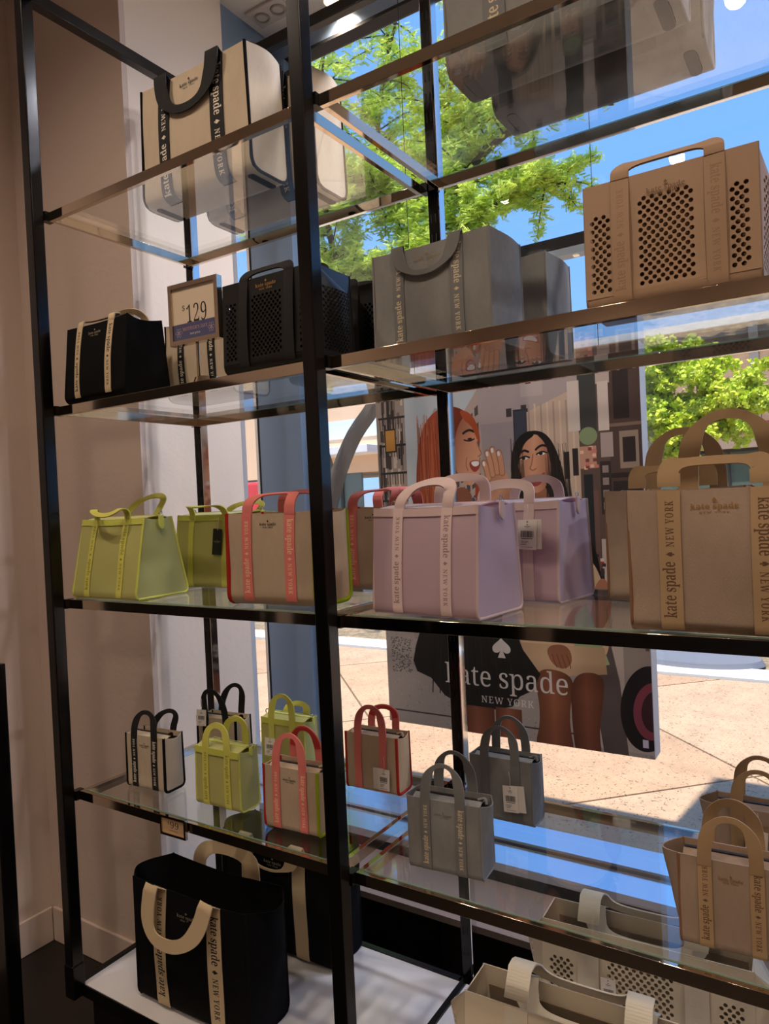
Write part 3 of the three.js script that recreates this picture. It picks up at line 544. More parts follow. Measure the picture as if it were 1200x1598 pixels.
// ---------------------------------------------------------------- price signs
{
  const t = thing('price_sign', 'framed 129 dollar price sign on a slim stem on the second shelf from the top', 'sign', [-0.357, LV[3] + 0.002, -0.010], 0.05);
  const w = 0.148, y0 = 0.086, y1 = 0.222;
  objs('frame_bar', [box(-w / 2, w / 2, y1 - 0.010, y1, -0.012, 0.004), box(-w / 2, w / 2, y0, y0 + 0.010, -0.012, 0.004), box(-w / 2, -w / 2 + 0.010, y0 + 0.0101, y1 - 0.0101, -0.012, 0.004), box(w / 2 - 0.010, w / 2, y0 + 0.0101, y1 - 0.0101, -0.012, 0.004)], trimGold, t);
  const tx = canvasTex(512, 464, (c, W, H) => {
    c.fillStyle = '#e8d3b8'; c.fillRect(0, 0, W, H); c.fillStyle = '#1c1714'; c.textAlign = 'center';
    c.save(); c.translate(285, 318); c.scale(0.8, 1.15); c.font = '190px serif'; c.fillText('129', 0, 0); c.restore(); c.font = '72px serif'; c.fillText('$', 132, 208);
    c.fillStyle = '#54557a'; c.fillRect(0, 318, W, 146); c.strokeStyle = '#b9a5a5'; c.lineWidth = 3;
    for (const x of [62, 450]) { for (let k = 0; k < 6; k++) { c.beginPath(); c.ellipse(x + 22 * Math.cos(k * 1.05), 392 + 24 * Math.sin(k * 1.05), 18, 11, k * 1.05, 0, 7); c.stroke(); } c.beginPath(); c.arc(x, 392, 9, 0, 7); c.stroke(); }
    c.fillStyle = '#c79c8e'; c.font = '40px serif'; c.fillText('MOTHER\u2019S DAY', 258, 382); c.fillStyle = '#e6d9cc'; c.font = '26px serif'; c.fillText('best price', 258, 424);
  });
  const card = obj('card', boxUnit(w - 0.019, y1 - y0 - 0.019, 0.002, 0, (y0 + y1) / 2, -0.001), [plinthBlack, plinthBlack, plinthBlack, plinthBlack, M({ map: tx, roughness: 0.6 }), plinthBlack], t);
  obj('stem', [rod(V(0, 0.012, -0.006), V(0, y0, -0.006), 0.0035)], trimGold, t);
  obj('foot', [new THREE.CylinderGeometry(0.026, 0.03, 0.012, 32).translate(0, 0.006, -0.030)], trimGold, t);
}
{
  const t = thing('price_tag_holder', 'small framed 99 dollar price tag clipped to the trim of the lowest glass shelf', 'sign', [-0.490, 0.848, 0.004], 0.02);
  const tx = canvasTex(256, 160, (c, W, H) => { c.fillStyle = '#c9a780'; c.fillRect(0, 0, W, H); c.fillStyle = '#221a15'; c.textAlign = 'center'; c.font = '96px serif'; c.fillText('99', 138, 100); c.font = '40px serif'; c.fillText('$', 70, 66); c.font = '20px serif'; c.fillRect(80, 126, 96, 4); });
  objs('frame_bar', [box(-0.042, 0.042, 0.018, 0.0235, 0, 0.007), box(-0.042, 0.042, -0.0225, -0.017, 0, 0.007), box(-0.042, -0.0365, -0.0169, 0.0179, 0, 0.007), box(0.0365, 0.042, -0.0169, 0.0179, 0, 0.007)], trimGold, t);
  obj('card', boxUnit(0.073, 0.035, 0.002, 0, 0.0005, 0.003), [plinthBlack, plinthBlack, plinthBlack, plinthBlack, M({ map: tx, roughness: 0.6 }), plinthBlack], t);
  obj('clip', box(-0.012, 0.012, -0.006, 0.014, -0.0035, 0), chrome, t);
}

// ---------------------------------------------------------------- hanging poster
const posterTex = canvasTex(1200, 1590, (c, W, H) => {
  const R = (x, y, w, h, f) => { c.fillStyle = f; c.fillRect(x * W, y * H, w * W, h * H); };
  const poly = (pts, f) => { c.fillStyle = f; c.beginPath(); pts.forEach(([x, y], i) => i ? c.lineTo(x * W, y * H) : c.moveTo(x * W, y * H)); c.closePath(); c.fill(); };
  const blob = (pts, f) => { c.fillStyle = f; c.beginPath(); const n = pts.length; for (let i = 0; i < n; i++) { const a = pts[i], b = pts[(i + 1) % n], mx = (a[0] + b[0]) / 2 * W, my = (a[1] + b[1]) / 2 * H; if (!i) c.moveTo(mx, my); else c.quadraticCurveTo(a[0] * W, a[1] * H, mx, my); } const a = pts[0], b = pts[1 % n]; c.quadraticCurveTo(a[0] * W, a[1] * H, (a[0] + b[0]) / 2 * W, (a[1] + b[1]) / 2 * H); c.fill(); };
  seed = 41;
  R(0, 0, 1, 1, '#a9b3b8');
  // city behind
  R(0.44, 0, 0.38, 0.5, '#a09492'); R(0.44, 0.16, 0.16, 0.3, '#93898a'); R(0.60, 0, 0.08, 0.1, '#aca09c');
  for (const [x, y] of [[0.62, 0.045], [0.70, 0.035], [0.545, 0.125], [0.60, 0.12]]) R(x, y, 0.02, 0.022, '#3b3435');
  poly([[0.22, 0.15], [0.26, 0.10], [0.31, 0.11], [0.31, 0.5], [0.20, 0.5]], '#8e9496');
  poly([[0.30, 0.20], [0.44, 0.06], [0.46, 0.5], [0.30, 0.5]], '#a3948c'); // block in perspective
  for (let r = 0; r < 9; r++) for (let k = 0; k < 6; k++) { const u = k / 6, x = 0.315 + u * 0.13, yt = 0.21 - u * 0.115, y = yt + r * (0.036 + u * 0.012); poly([[x, y], [x + 0.014, y - 0.009], [x + 0.014, y + 0.017], [x, y + 0.022]], '#4d4544'); }
  R(0.46, 0.28, 0.13, 0.25, '#998c85'); for (let k = 0; k < 4; k++) R(0.475 + k * 0.028, 0.31, 0.016, 0.08, '#55504f');
  R(0.57, 0.13, 0.055, 0.33, '#2f323b'); R(0.575, 0.135, 0.045, 0.3, '#3b3f4c');
  poly([[0.62, 0.14], [0.80, 0.09], [0.80, 0.46], [0.62, 0.47]], '#b8a391'); for (let k = 0; k < 8; k++) R(0.625 + k * 0.022, 0.12, 0.006, 0.34, k % 2 ? '#c6b19d' : '#a08b7a');
  for (const [x, y] of [[0.66, 0.285], [0.69, 0.278], [0.745, 0.25], [0.775, 0.243], [0.665, 0.40], [0.692, 0.395], [0.75, 0.375], [0.78, 0.37]]) R(x, y, 0.019, 0.068, '#2a2425');
  R(0.60, 0.46, 0.24, 0.10, '#8c7765'); R(0.60, 0.455, 0.24, 0.012, '#b59c84'); R(0.60, 0.52, 0.24, 0.03, '#9c8672');
  poly([[0.80, 0], [1, 0], [1, 0.62], [0.80, 0.60]], '#5a4942'); R(0.90, 0.02, 0.10, 0.45, '#4c3b36');
  R(0.915, 0.05, 0.05, 0.13, '#2c2322'); R(0.93, 0.21, 0.06, 0.09, '#8f8070'); R(0.94, 0.225, 0.04, 0.06, '#2b2524'); R(0.90, 0.19, 0.10, 0.008, '#796353'); R(0.89, 0.31, 0.11, 0.012, '#2b2321'); R(0.905, 0.33, 0.09, 0.13, '#2a2322');
  R(0.80, 0.05, 0.06, 0.16, '#3a3b39'); R(0.765, 0.075, 0.04, 0.125, '#c4b8ae'); R(0.86, 0.02, 0.045, 0.07, '#b3a39b'); R(0.865, 0.085, 0.035, 0.12, '#c6b9b0'); R(0.87, 0.21, 0.04, 0.06, '#a39490');
  c.fillStyle = '#7f8f6a'; c.beginPath(); c.ellipse(0.83 * W, 0.215 * H, 0.03 * W, 0.022 * H, 0, 0, 7); c.fill(); R(0.80, 0.24, 0.055, 0.055, '#b58b76'); for (let k = 0; k < 14; k++) R(0.80 + rnd() * 0.05, 0.24 + rnd() * 0.05, 0.012, 0.008, ['#d8b49c', '#7c3f3a', '#c4776b'][k % 3]);
  R(0.865, 0.28, 0.035, 0.13, '#302a2a'); for (let k = 0; k < 4; k++) R(0.872, 0.29 + k * 0.03, 0.02, 0.018, '#8a7c76'); R(0.81, 0.31, 0.03, 0.3, '#20262a'); R(0.84, 0.35, 0.016, 0.28, '#6a5049');
  R(0.86, 0.47, 0.14, 0.2, '#b9aca3'); R(0.79, 0.55, 0.075, 0.15, '#2a2626');
  for (let k = 0; k < 60; k++) R(0.815 + rnd() * 0.045, 0.5 + rnd() * 0.2, 0.012, 0.008, ['#a23b33', '#d6c8bf', '#3b3333', '#c77463'][k % 4]);
  // fire escapes at the left
  R(0, 0, 0.13, 1, '#8d8178'); for (let k = 0; k < 90; k++) R(rnd() * 0.12, rnd() * 0.55, 0.004 + rnd() * 0.01, 0.02 + rnd() * 0.07, ['#2a2422', '#b4a79a', '#3d3430', '#6b5f57'][k % 4]);
  for (let k = 0; k < 7; k++) { R(0.01, 0.03 + k * 0.08, 0.12, 0.006, '#241f1d'); for (let q = 0; q < 9; q++) R(0.015 + q * 0.012, 0.036 + k * 0.08, 0.003, 0.03, '#2b2523'); }
  R(0.035, 0.145, 0.052, 0.068, '#2b2119'); R(0.04, 0.149, 0.042, 0.06, '#b1803a');
  // pavement and street
  R(0, 0.62, 1, 0.38, '#9d9590'); R(0.13, 0.5, 0.2, 0.25, '#938a86');
  for (let k = 0; k < 900; k++) R(rnd(), 0.62 + rnd() * 0.38, 0.002 + rnd() * 0.004, 0.002 + rnd() * 0.003, rnd() > 0.5 ? '#857d78' : '#aaa29c');
  for (let k = 0; k < 160; k++) R(0.02 + rnd() * 0.09, 0.75 + rnd() * 0.1, 0.003 + rnd() * 0.006, 0.003, '#5f5855');
  R(0, 0.962, 1, 0.004, '#3c3634');
  R(0.8, 0.69, 0.2, 0.3, '#b0a49d');
  poly([[0.80, 0.66], [0.86, 0.67], [0.90, 0.82], [0.92, 1], [0.84, 1], [0.81, 0.82]], '#544b48');
  R(0.915, 0.72, 0.085, 0.12, '#8f857d');
  c.fillStyle = '#1b1516'; c.beginPath(); c.ellipse(0.985 * W, 0.88 * H, 0.085 * W, 0.105 * H, 0.15, 0, 7); c.fill(); c.fillStyle = '#7c3a48'; c.beginPath(); c.ellipse(1.0 * W, 0.885 * H, 0.06 * W, 0.07 * H, 0.15, 0, 7); c.fill(); c.fillStyle = '#3a1f26'; c.beginPath(); c.ellipse(1.005 * W, 0.885 * H, 0.04 * W, 0.05 * H, 0.15, 0, 7); c.fill();
  R(0.965, 0.955, 0.018, 0.02, '#c9c2d8'); R(0.985, 0.71, 0.012, 0.03, '#5a4742');
  const grad = (x0, y0, x1, y1, ...st) => { const g = c.createLinearGradient(x0 * W, y0 * H, x1 * W, y1 * H); st.forEach(([o, f]) => g.addColorStop(o, f)); return g; };
  const line = (pts, f, lw) => { c.strokeStyle = f; c.lineWidth = lw; c.lineCap = 'round'; c.lineJoin = 'round'; c.beginPath(); c.moveTo(pts[0][0] * W, pts[0][1] * H); for (let i = 1; i < pts.length - 1; i++) { const mx = (pts[i][0] + pts[i + 1][0]) / 2, my = (pts[i][1] + pts[i + 1][1]) / 2; c.quadraticCurveTo(pts[i][0] * W, pts[i][1] * H, mx * W, my * H); } const e = pts[pts.length - 1]; c.lineTo(e[0] * W, e[1] * H); c.stroke(); c.lineCap = 'butt'; };
  const strands = (n, x0, x1, y0, y1, len, drift, cols, lw) => { for (let k = 0; k < n; k++) { const x = x0 + rnd() * (x1 - x0), y = y0 + rnd() * (y1 - y0), d = drift * (rnd() - 0.4); c.globalAlpha = 0.25 + 0.4 * rnd(); line([[x, y], [x + d * 0.2, y + len * 0.3], [x + d, y + len * 0.65], [x + d * 0.8, y + len * (0.9 + 0.3 * rnd())]], cols[k % cols.length], 1 + rnd() * lw); } c.globalAlpha = 1; };
  // woman on the right: long dark hair, smiling, head tilted
  blob([[0.545, 0.50], [0.548, 0.36], [0.556, 0.27], [0.585, 0.205], [0.635, 0.185], [0.695, 0.20], [0.735, 0.27], [0.752, 0.36], [0.79, 0.44], [0.85, 0.50], [0.86, 0.66], [0.56, 0.66]], '#14100e');
  blob([[0.60, 0.33], [0.655, 0.32], [0.69, 0.345], [0.69, 0.42], [0.64, 0.47], [0.60, 0.42]], '#8b5c45');
  blob([[0.578, 0.245], [0.597, 0.205], [0.645, 0.195], [0.69, 0.215], [0.706, 0.255], [0.702, 0.295], [0.685, 0.33], [0.652, 0.352], [0.622, 0.345], [0.595, 0.312], [0.58, 0.278]], grad(0.575, 0.26, 0.71, 0.27, [0, '#b78164'], [0.45, '#c89375'], [1, '#8d5c45']));
  blob([[0.55, 0.27], [0.575, 0.205], [0.63, 0.185], [0.65, 0.20], [0.61, 0.215], [0.588, 0.25], [0.576, 0.30], [0.56, 0.34]], '#14100e'); blob([[0.64, 0.19], [0.70, 0.205], [0.745, 0.30], [0.74, 0.42], [0.71, 0.40], [0.703, 0.30], [0.688, 0.225]], '#14100e');
  line([[0.588, 0.246], [0.602, 0.236], [0.62, 0.242]], '#1d1311', 9); line([[0.648, 0.238], [0.665, 0.226], [0.69, 0.232]], '#1d1311', 9);
  for (const [x, y] of [[0.605, 0.258], [0.668, 0.249]]) { c.fillStyle = '#e9ddd4'; c.beginPath(); c.ellipse(x * W, y * H, 19, 7, -0.12, 0, 7); c.fill(); c.fillStyle = '#20120e'; c.beginPath(); c.ellipse((x - 0.003) * W, y * H, 8, 7, 0, 0, 7); c.fill(); line([[x - 0.018, y + 0.001], [x, y - 0.0065], [x + 0.018, y - 0.001]], '#1a100e', 6); }
  line([[0.637, 0.25], [0.632, 0.275], [0.622, 0.286], [0.634, 0.292], [0.646, 0.287]], '#96644b', 5);
  blob([[0.612, 0.312], [0.635, 0.308], [0.66, 0.304], [0.68, 0.294], [0.672, 0.318], [0.65, 0.334], [0.625, 0.330]], '#8d3d38'); blob([[0.618, 0.312], [0.645, 0.309], [0.673, 0.301], [0.665, 0.314], [0.645, 0.322], [0.626, 0.321]], '#f3eae2');
  line([[0.60, 0.305], [0.607, 0.318], [0.612, 0.33]], '#a3705a', 4); line([[0.69, 0.285], [0.693, 0.30], [0.686, 0.315]], '#7d4f3b', 4);
  strands(60, 0.555, 0.60, 0.20, 0.30, 0.28, 0.03, ['#2b221e', '#0b0908', '#382c26'], 3); strands(80, 0.68, 0.76, 0.22, 0.34, 0.30, 0.08, ['#2b221e', '#0b0908', '#382c26'], 3);
  blob([[0.60, 0.50], [0.72, 0.47], [0.84, 0.52], [0.88, 0.66], [0.86, 0.80], [0.56, 0.80], [0.55, 0.6]], '#c9ac8a'); blob([[0.70, 0.7], [0.78, 0.62], [0.81, 0.68], [0.83, 0.58], [0.87, 0.56], [0.89, 0.63], [0.86, 0.69], [0.80, 0.72]], grad(0.7, 0.6, 0.9, 0.7, [0, '#b98263'], [1, '#8d5a41']));
  poly([[0.76, 0.66], [0.80, 0.63], [0.87, 0.78], [0.75, 0.80]], '#93a37c');
  // her skirt and legs
  poly([[0.50, 0.74], [0.855, 0.74], [0.86, 0.805], [0.66, 0.825], [0.5, 0.82]], grad(0.5, 0.75, 0.86, 0.8, [0, '#a58a6d'], [0.6, '#c6a988'], [1, '#a98c6f']));
  blob([[0.60, 0.80], [0.75, 0.81], [0.735, 0.88], [0.725, 0.94], [0.745, 1.03], [0.59, 1.03], [0.63, 0.93]], grad(0.6, 0.9, 0.75, 0.9, [0, '#5f3826'], [0.5, '#8a553c'], [1, '#5a3423'])); blob([[0.735, 0.81], [0.85, 0.80], [0.845, 0.87], [0.825, 0.95], [0.835, 1.03], [0.745, 1.03], [0.735, 0.94]], grad(0.73, 0.9, 0.85, 0.9, [0, '#4f2d1f'], [0.5, '#7d4a34'], [1, '#56311f']));
  blob([[0.65, 0.745], [0.73, 0.735], [0.75, 0.78], [0.715, 0.805], [0.67, 0.79]], '#8b5a43'); for (let k = 0; k < 4; k++) line([[0.675 + k * 0.017, 0.765], [0.682 + k * 0.018, 0.785], [0.69 + k * 0.016, 0.798]], '#5f3b2b', 3);
  // woman on the left: long red hair, face in profile, laughing
  blob([[0.30, 0.40], [0.40, 0.42], [0.47, 0.54], [0.52, 0.74], [0.15, 0.74], [0.17, 0.56]], '#1c1818');
  blob([[0.33, 0.32], [0.40, 0.33], [0.41, 0.42], [0.36, 0.46], [0.31, 0.40]], '#7f4f3c');
  blob([[0.325, 0.17], [0.36, 0.135], [0.405, 0.145], [0.428, 0.18], [0.428, 0.205], [0.447, 0.236], [0.434, 0.246], [0.436, 0.262], [0.432, 0.282], [0.428, 0.302], [0.40, 0.325], [0.36, 0.31], [0.33, 0.26]], grad(0.32, 0.2, 0.45, 0.24, [0, '#8d5841'], [0.5, '#b57f62'], [1, '#c79576']));
  line([[0.375, 0.178], [0.395, 0.168], [0.418, 0.176]], '#25130f', 10); line([[0.378, 0.196], [0.396, 0.202], [0.417, 0.196]], '#25130f', 6); c.fillStyle = '#20120e'; c.beginPath(); c.ellipse(0.40 * W, 0.195 * H, 11, 5, 0, 0, 7); c.fill();
  line([[0.428, 0.206], [0.436, 0.225], [0.446, 0.238], [0.430, 0.244]], '#8b5a44', 4);
  blob([[0.392, 0.258], [0.412, 0.252], [0.436, 0.254], [0.436, 0.275], [0.415, 0.288], [0.398, 0.276]], '#8d3b35'); blob([[0.398, 0.258], [0.418, 0.255], [0.434, 0.257], [0.432, 0.268], [0.412, 0.272]], '#f3ebe3');
  line([[0.385, 0.245], [0.378, 0.262], [0.388, 0.28]], '#8f5b45', 4);
  blob([[0.165, 0.46], [0.165, 0.33], [0.18, 0.21], [0.215, 0.135], [0.28, 0.10], [0.345, 0.10], [0.40, 0.125], [0.36, 0.145], [0.335, 0.20], [0.335, 0.28], [0.345, 0.36], [0.335, 0.46], [0.34, 0.60], [0.30, 0.70], [0.19, 0.68]], grad(0.16, 0.3, 0.36, 0.3, [0, '#74301a'], [0.5, '#96422a'], [1, '#68290f']));
  blob([[0.36, 0.11], [0.41, 0.125], [0.437, 0.165], [0.442, 0.215], [0.43, 0.20], [0.41, 0.16], [0.375, 0.14]], '#9c4726');
  blob([[0.41, 0.31], [0.45, 0.29], [0.475, 0.34], [0.485, 0.44], [0.45, 0.5], [0.415, 0.42]], '#93401f');
  strands(150, 0.18, 0.33, 0.115, 0.22, 0.42, 0.05, ['#ad5a34', '#6a2a14', '#a04a2a', '#bd7450', '#562210'], 5); strands(30, 0.42, 0.47, 0.30, 0.34, 0.16, 0.03, ['#d06a34', '#7a2c11', '#c4572a'], 4);
  // her raised hand
  blob([[0.452, 0.33], [0.475, 0.285], [0.515, 0.275], [0.545, 0.30], [0.555, 0.36], [0.53, 0.42], [0.47, 0.42]], grad(0.45, 0.3, 0.56, 0.35, [0, '#a2704f'], [0.6, '#c39072'], [1, '#9a684c']));
  for (const [x0, y0, x1, y1] of [[0.468, 0.305, 0.452, 0.262], [0.484, 0.295, 0.466, 0.236], [0.502, 0.29, 0.486, 0.228], [0.52, 0.292, 0.51, 0.238], [0.46, 0.345, 0.435, 0.312]]) { line([[x0, y0], [(x0 + x1) / 2 + 0.003, (y0 + y1) / 2], [x1, y1]], '#8f6045', 27); line([[x0, y0], [(x0 + x1) / 2 + 0.004, (y0 + y1) / 2], [x1 + 0.001, y1 + 0.001]], '#c18d6d', 21); line([[x1, y1 + 0.006], [x1 - 0.001, y1]], '#efe2d8', 11); }
  // dark dress
  poly([[0.17, 0.70], [0.54, 0.70], [0.57, 0.76], [0.63, 0.82], [0.60, 0.865], [0.55, 0.885], [0.52, 0.915], [0.44, 0.93], [0.31, 0.925], [0.25, 0.905], [0.195, 0.86], [0.135, 0.845], [0.12, 0.815], [0.135, 0.77]], '#191614');
  for (let k = 0; k < 12; k++) line([[0.23 + k * 0.025, 0.70], [0.21 + k * 0.028, 0.8], [0.20 + k * 0.031, 0.90]], k % 2 ? '#26211f' : '#0f0d0c', 5);
  R(0.31, 0.925, 0.14, 0.08, grad(0.31, 0.9, 0.45, 0.9, [0, '#56301f'], [0.5, '#83503a'], [1, '#5b3524'])); R(0.455, 0.92, 0.10, 0.08, grad(0.45, 0.9, 0.56, 0.9, [0, '#5b3524'], [0.5, '#8d573f'], [1, '#5f3927']));
  // printing ink gain: a lighter, warmer print
  c.globalCompositeOperation = 'color-dodge'; c.fillStyle = 'rgb(38,38,38)'; c.fillRect(0, 0, W, H); c.globalCompositeOperation = 'source-over';
  // shop mark
  c.fillStyle = '#ece6e0'; c.textAlign = 'left'; c.textBaseline = 'alphabetic';
  c.save(); c.translate(0.488 * W, 0.760 * H); c.scale(1, -1); const s = 84; c.beginPath(); c.moveTo(0, 0.55 * s); c.bezierCurveTo(0.08 * s, 0.35 * s, 0.5 * s, 0.2 * s, 0.5 * s, -0.04 * s); c.bezierCurveTo(0.5 * s, -0.32 * s, 0.14 * s, -0.3 * s, 0.06 * s, -0.12 * s); c.lineTo(0.22 * s, -0.5 * s); c.lineTo(-0.22 * s, -0.5 * s); c.lineTo(-0.06 * s, -0.12 * s); c.bezierCurveTo(-0.14 * s, -0.3 * s, -0.5 * s, -0.32 * s, -0.5 * s, -0.04 * s); c.bezierCurveTo(-0.5 * s, 0.2 * s, -0.08 * s, 0.35 * s, 0, 0.55 * s); c.fill(); c.restore();
  c.font = '112px serif'; const wt = c.measureText('kate spade').width; c.save(); c.translate(0.255 * W, 0.868 * H); c.scale(0.475 * W / wt, 1.08); c.fillText('kate spade', 0, 0); c.restore();
  c.font = '40px serif'; let x = 0.40 * W; for (const ch of 'NEW YORK') { c.fillText(ch, x, 0.912 * H); x += c.measureText(ch).width * 1.13; }
});
{
  const t = thing('hanging_poster', 'tall hanging poster of two laughing women in a city street with white shop lettering', 'poster', [0, 0, 0]);
  const x0 = -0.612, x1 = 0.338, y0 = 0.758 + 0.002, y1 = 2.028, zf = -1.12;
  obj('panel', box(x0, x1, y0, y1, zf - 0.076, zf - 0.0015, 0.002), M({ color: 0xb9bdc0, roughness: 0.5 }), t);
  obj('print', boxUnit(x1 - x0 - 0.002, y1 - y0 - 0.002, 0.0014, (x0 + x1) / 2, (y0 + y1) / 2, zf - 0.0007), [0, 1, 2, 3].map(() => plinthBlack).concat([MP({ map: posterTex, roughness: 0.55 }), plinthBlack]), t);
  for (const x of [-0.455, 0.211]) obj('wire', rod(V(x, y1, zf - 0.03), V(x, CE, zf - 0.03), 0.0012, 6), gasket, t);
}

// ---------------------------------------------------------------- street outside
{ // diagonal paving slabs with recessed joints
  const bed = struct('pavement', box(-16, 10, OUT - 0.2, OUT - 0.012, -5.35, -1.28), M({ color: 0x6e5a49, roughness: 0.95 }));
  const S = 1.79, c = Math.SQRT1_2, g = new THREE.BoxGeometry(1, 1, 1), tones = [0, 1, 2].map(k => M({ color: [0xfff6ea, 0xf6ebe0, 0xfff9f2][k], map: concreteTex, roughness: 0.92 }));
  let n = 0;
  for (let i = -7; i < 7; i++) for (let j = -6; j < 3; j++) {
    const p0 = 0.752 + S * i, q0 = -2.0 + S * j; // (x - z)/sqrt2 and (x + z)/sqrt2
    const poly = [[p0, q0], [p0 + S, q0], [p0 + S, q0 + S], [p0, q0 + S]].map(([p, q]) => [p + Math.sign(p0 + S / 2 - p) * 0.008, q + Math.sign(q0 + S / 2 - q) * 0.008]).map(([p, q]) => [c * (p + q), c * (q - p)]);
    const clipTo = (P, k, lim, keepAbove) => { const out = []; for (let a = 0; a < P.length; a++) { const A = P[a], B = P[(a + 1) % P.length], ia = keepAbove ? A[k] >= lim : A[k] <= lim, ib = keepAbove ? B[k] >= lim : B[k] <= lim; if (ia) out.push(A); if (ia !== ib) { const f = (lim - A[k]) / (B[k] - A[k]); out.push([A[0] + (B[0] - A[0]) * f, A[1] + (B[1] - A[1]) * f]); } } return out; };
    let P = clipTo(clipTo(poly, 1, -5.30, true), 1, -1.30, false); P = P.length ? clipTo(clipTo(P, 0, -13, true), 0, 7, false) : P;
    if (P.length < 3) continue;
    const sh = new THREE.Shape(P.map(([x, z]) => new THREE.Vector2(x, -z)));
    const q = new THREE.ExtrudeGeometry(sh, { depth: 0.05, bevelEnabled: false }).rotateX(-Math.PI / 2).translate(0, OUT - 0.05, 0);
    const uv = q.attributes.uv, ps = q.attributes.position; for (let k = 0; k < uv.count; k++) uv.setXY(k, ps.getX(k), ps.getZ(k));
    obj('paving_slab', q, tones[n++ % 3], bed);
  }
  struct('kerb', box(-16, 10, OUT - 0.2, OUT + 0.012, -5.72, -5.352), M({ color: 0xd9dde0, roughness: 0.9, map: canvasTone }));
  const mulch = noiseTex((u, v) => { const n = 0.5 * tileNoise(u, v, 30, 31) + 0.5 * tileNoise(u, v, 90, 32); return [0.36 + 0.4 * n, 0.32 + 0.36 * n, 0.25 + 0.3 * n]; }, 256, 0.7, 0.7, true);
  struct('road', box(-26, 14, OUT - 0.2, OUT - 0.02, -11.2, -5.73), M({ map: mulch, roughness: 0.95, bumpMap: grainBump, bumpScale: 0.01 }));
  struct('pavement_far', box(-26, 14, OUT - 0.2, OUT + 0.08, -14, -11.21), M({ color: 0xc9b59d, map: canvasTone, roughness: 0.9 }));
  tag(obj('tree_grate', new THREE.CylinderGeometry(0.55, 0.58, 0.05, 40).scale(1, 1, 0.6).translate(-0.35, OUT + 0.03, -5.9), M({ color: 0x6d7480, roughness: 0.8, map: canvasTone })), 'round grey concrete planter rim at the kerb outside the window', 'planter');
}
// foliage: little pinnate sprays
const sprayGeo = (() => {
  const g = []; for (let k = 0; k < 5; k++) for (const s of [-1, 1]) { const q = new THREE.PlaneGeometry(0.045, 0.019); q.rotateX(-0.5 * s).rotateY(s * 0.7).translate(s * 0.024, 0, 0.03 * k); g.push(q); }
  return mergeGeometries(g);
})();
const leafGeo = (() => { const g = []; for (let k = 0; k < 4; k++) { const q = new THREE.PlaneGeometry(0.085, 0.06); q.rotateX(k * 1.1).rotateY(k * 1.6).translate(0.03 * Math.cos(k * 2), 0.02 * k - 0.03, 0.03 * Math.sin(k * 2)); g.push(q); } return mergeGeometries(g); })();
const leafA = MP({ color: 0xd9ec66, roughness: 0.75, transmission: 0.35, thickness: 0, side: THREE.DoubleSide });
const leafB = MP({ color: 0xd8e84e, roughness: 0.75, transmission: 0.3, thickness: 0, side: THREE.DoubleSide });
const bark = M({ color: 0x5a5045, roughness: 0.95, map: canvasTone, bumpMap: grainBump, bumpScale: 0.01 });
const barkPale = M({ color: 0xb9aea0, roughness: 0.9, map: canvasTone });
function limb(pts, r0, r1) { // tapered limb through points
  const c = new THREE.CatmullRomCurve3(pts), n = Math.max(8, pts.length * 5), g = new THREE.TubeGeometry(c, n, 1, 7), p = g.attributes.position, fr = c.getSpacedPoints(n);
  for (let i = 0; i < p.count; i++) { const k = Math.floor(i / 8), t = k / n, o = fr[k], r = r0 + (r1 - r0) * t; p.setXYZ(i, o.x + (p.getX(i) - o.x) * r, o.y + (p.getY(i) - o.y) * r, o.z + (p.getZ(i) - o.z) * r); }
  return g;
}
function makeTree(name, label, group, limbs, twigs, geo, mat, barkMat, size, perTip, clump) {
  const t = thing(name, label, 'tree', limbs[0].pts[0].toArray(), 0, group), o = limbs[0].pts[0], gs = [], tips = [];
  const rel = p => p.clone().sub(o);
  for (const L of limbs) {
    const P = L.pts.map(rel); gs.push(limb(P, L.r0, L.r1));
    if (L.bare) continue;
    const cv = new THREE.CatmullRomCurve3(P);
    for (let k = 0; k < twigs; k++) {
      const a = cv.getPoint((L.from ?? 0.12) + (1 - (L.from ?? 0.12)) * (k + rnd()) / twigs), dir = V(rr(-1, 1), rr(-0.35, 0.8), rr(-1, 1)).normalize(), len = rr(0.35, 1.0) * (L.spread ?? 1);
      const m = a.clone().addScaledVector(dir, len * 0.5).add(V(rr(-.1, .1), rr(0, .12), rr(-.1, .1))), e = a.clone().addScaledVector(dir, len).add(V(0, -0.05, 0));
      gs.push(limb([a, m, e], 0.011, 0.003));
      for (let q = 0; q < perTip; q++) { const s = Math.pow(rnd(), 0.7), b = a.clone().lerp(m, Math.min(1, s * 2)).lerp(e, Math.max(0, s * 2 - 1)); tips.push(b.add(V(rr(-1, 1), rr(-0.9, 0.7), rr(-1, 1)).multiplyScalar((clump ?? 0.14) * (L.spread ?? 1)))); }
    }
  }
  obj('trunk', gs, barkMat, t);
  const im = new THREE.InstancedMesh(geo, mat, tips.length), m4 = new THREE.Matrix4(), col = new THREE.Color();
  tips.forEach((p, i) => { const s = size * rr(0.7, 1.35); m4.compose(p, new THREE.Quaternion().setFromEuler(new THREE.Euler(rr(-0.9, 0.9), rr(0, 6.28), rr(-0.9, 0.9))), V(s, s, s)); im.setMatrixAt(i, m4); const k = rr(0.72, 1.1); im.setColorAt(i, col.setRGB(k * rr(0.9, 1.06), k, k * rr(0.7, 1))); });
  im.name = 'foliage'; im.userData.kind = 'stuff'; im.castShadow = im.receiveShadow = true; t.add(im);
  return t;
}
const G = 0.19, T = (x, y, z) => V(x, y + G, z);
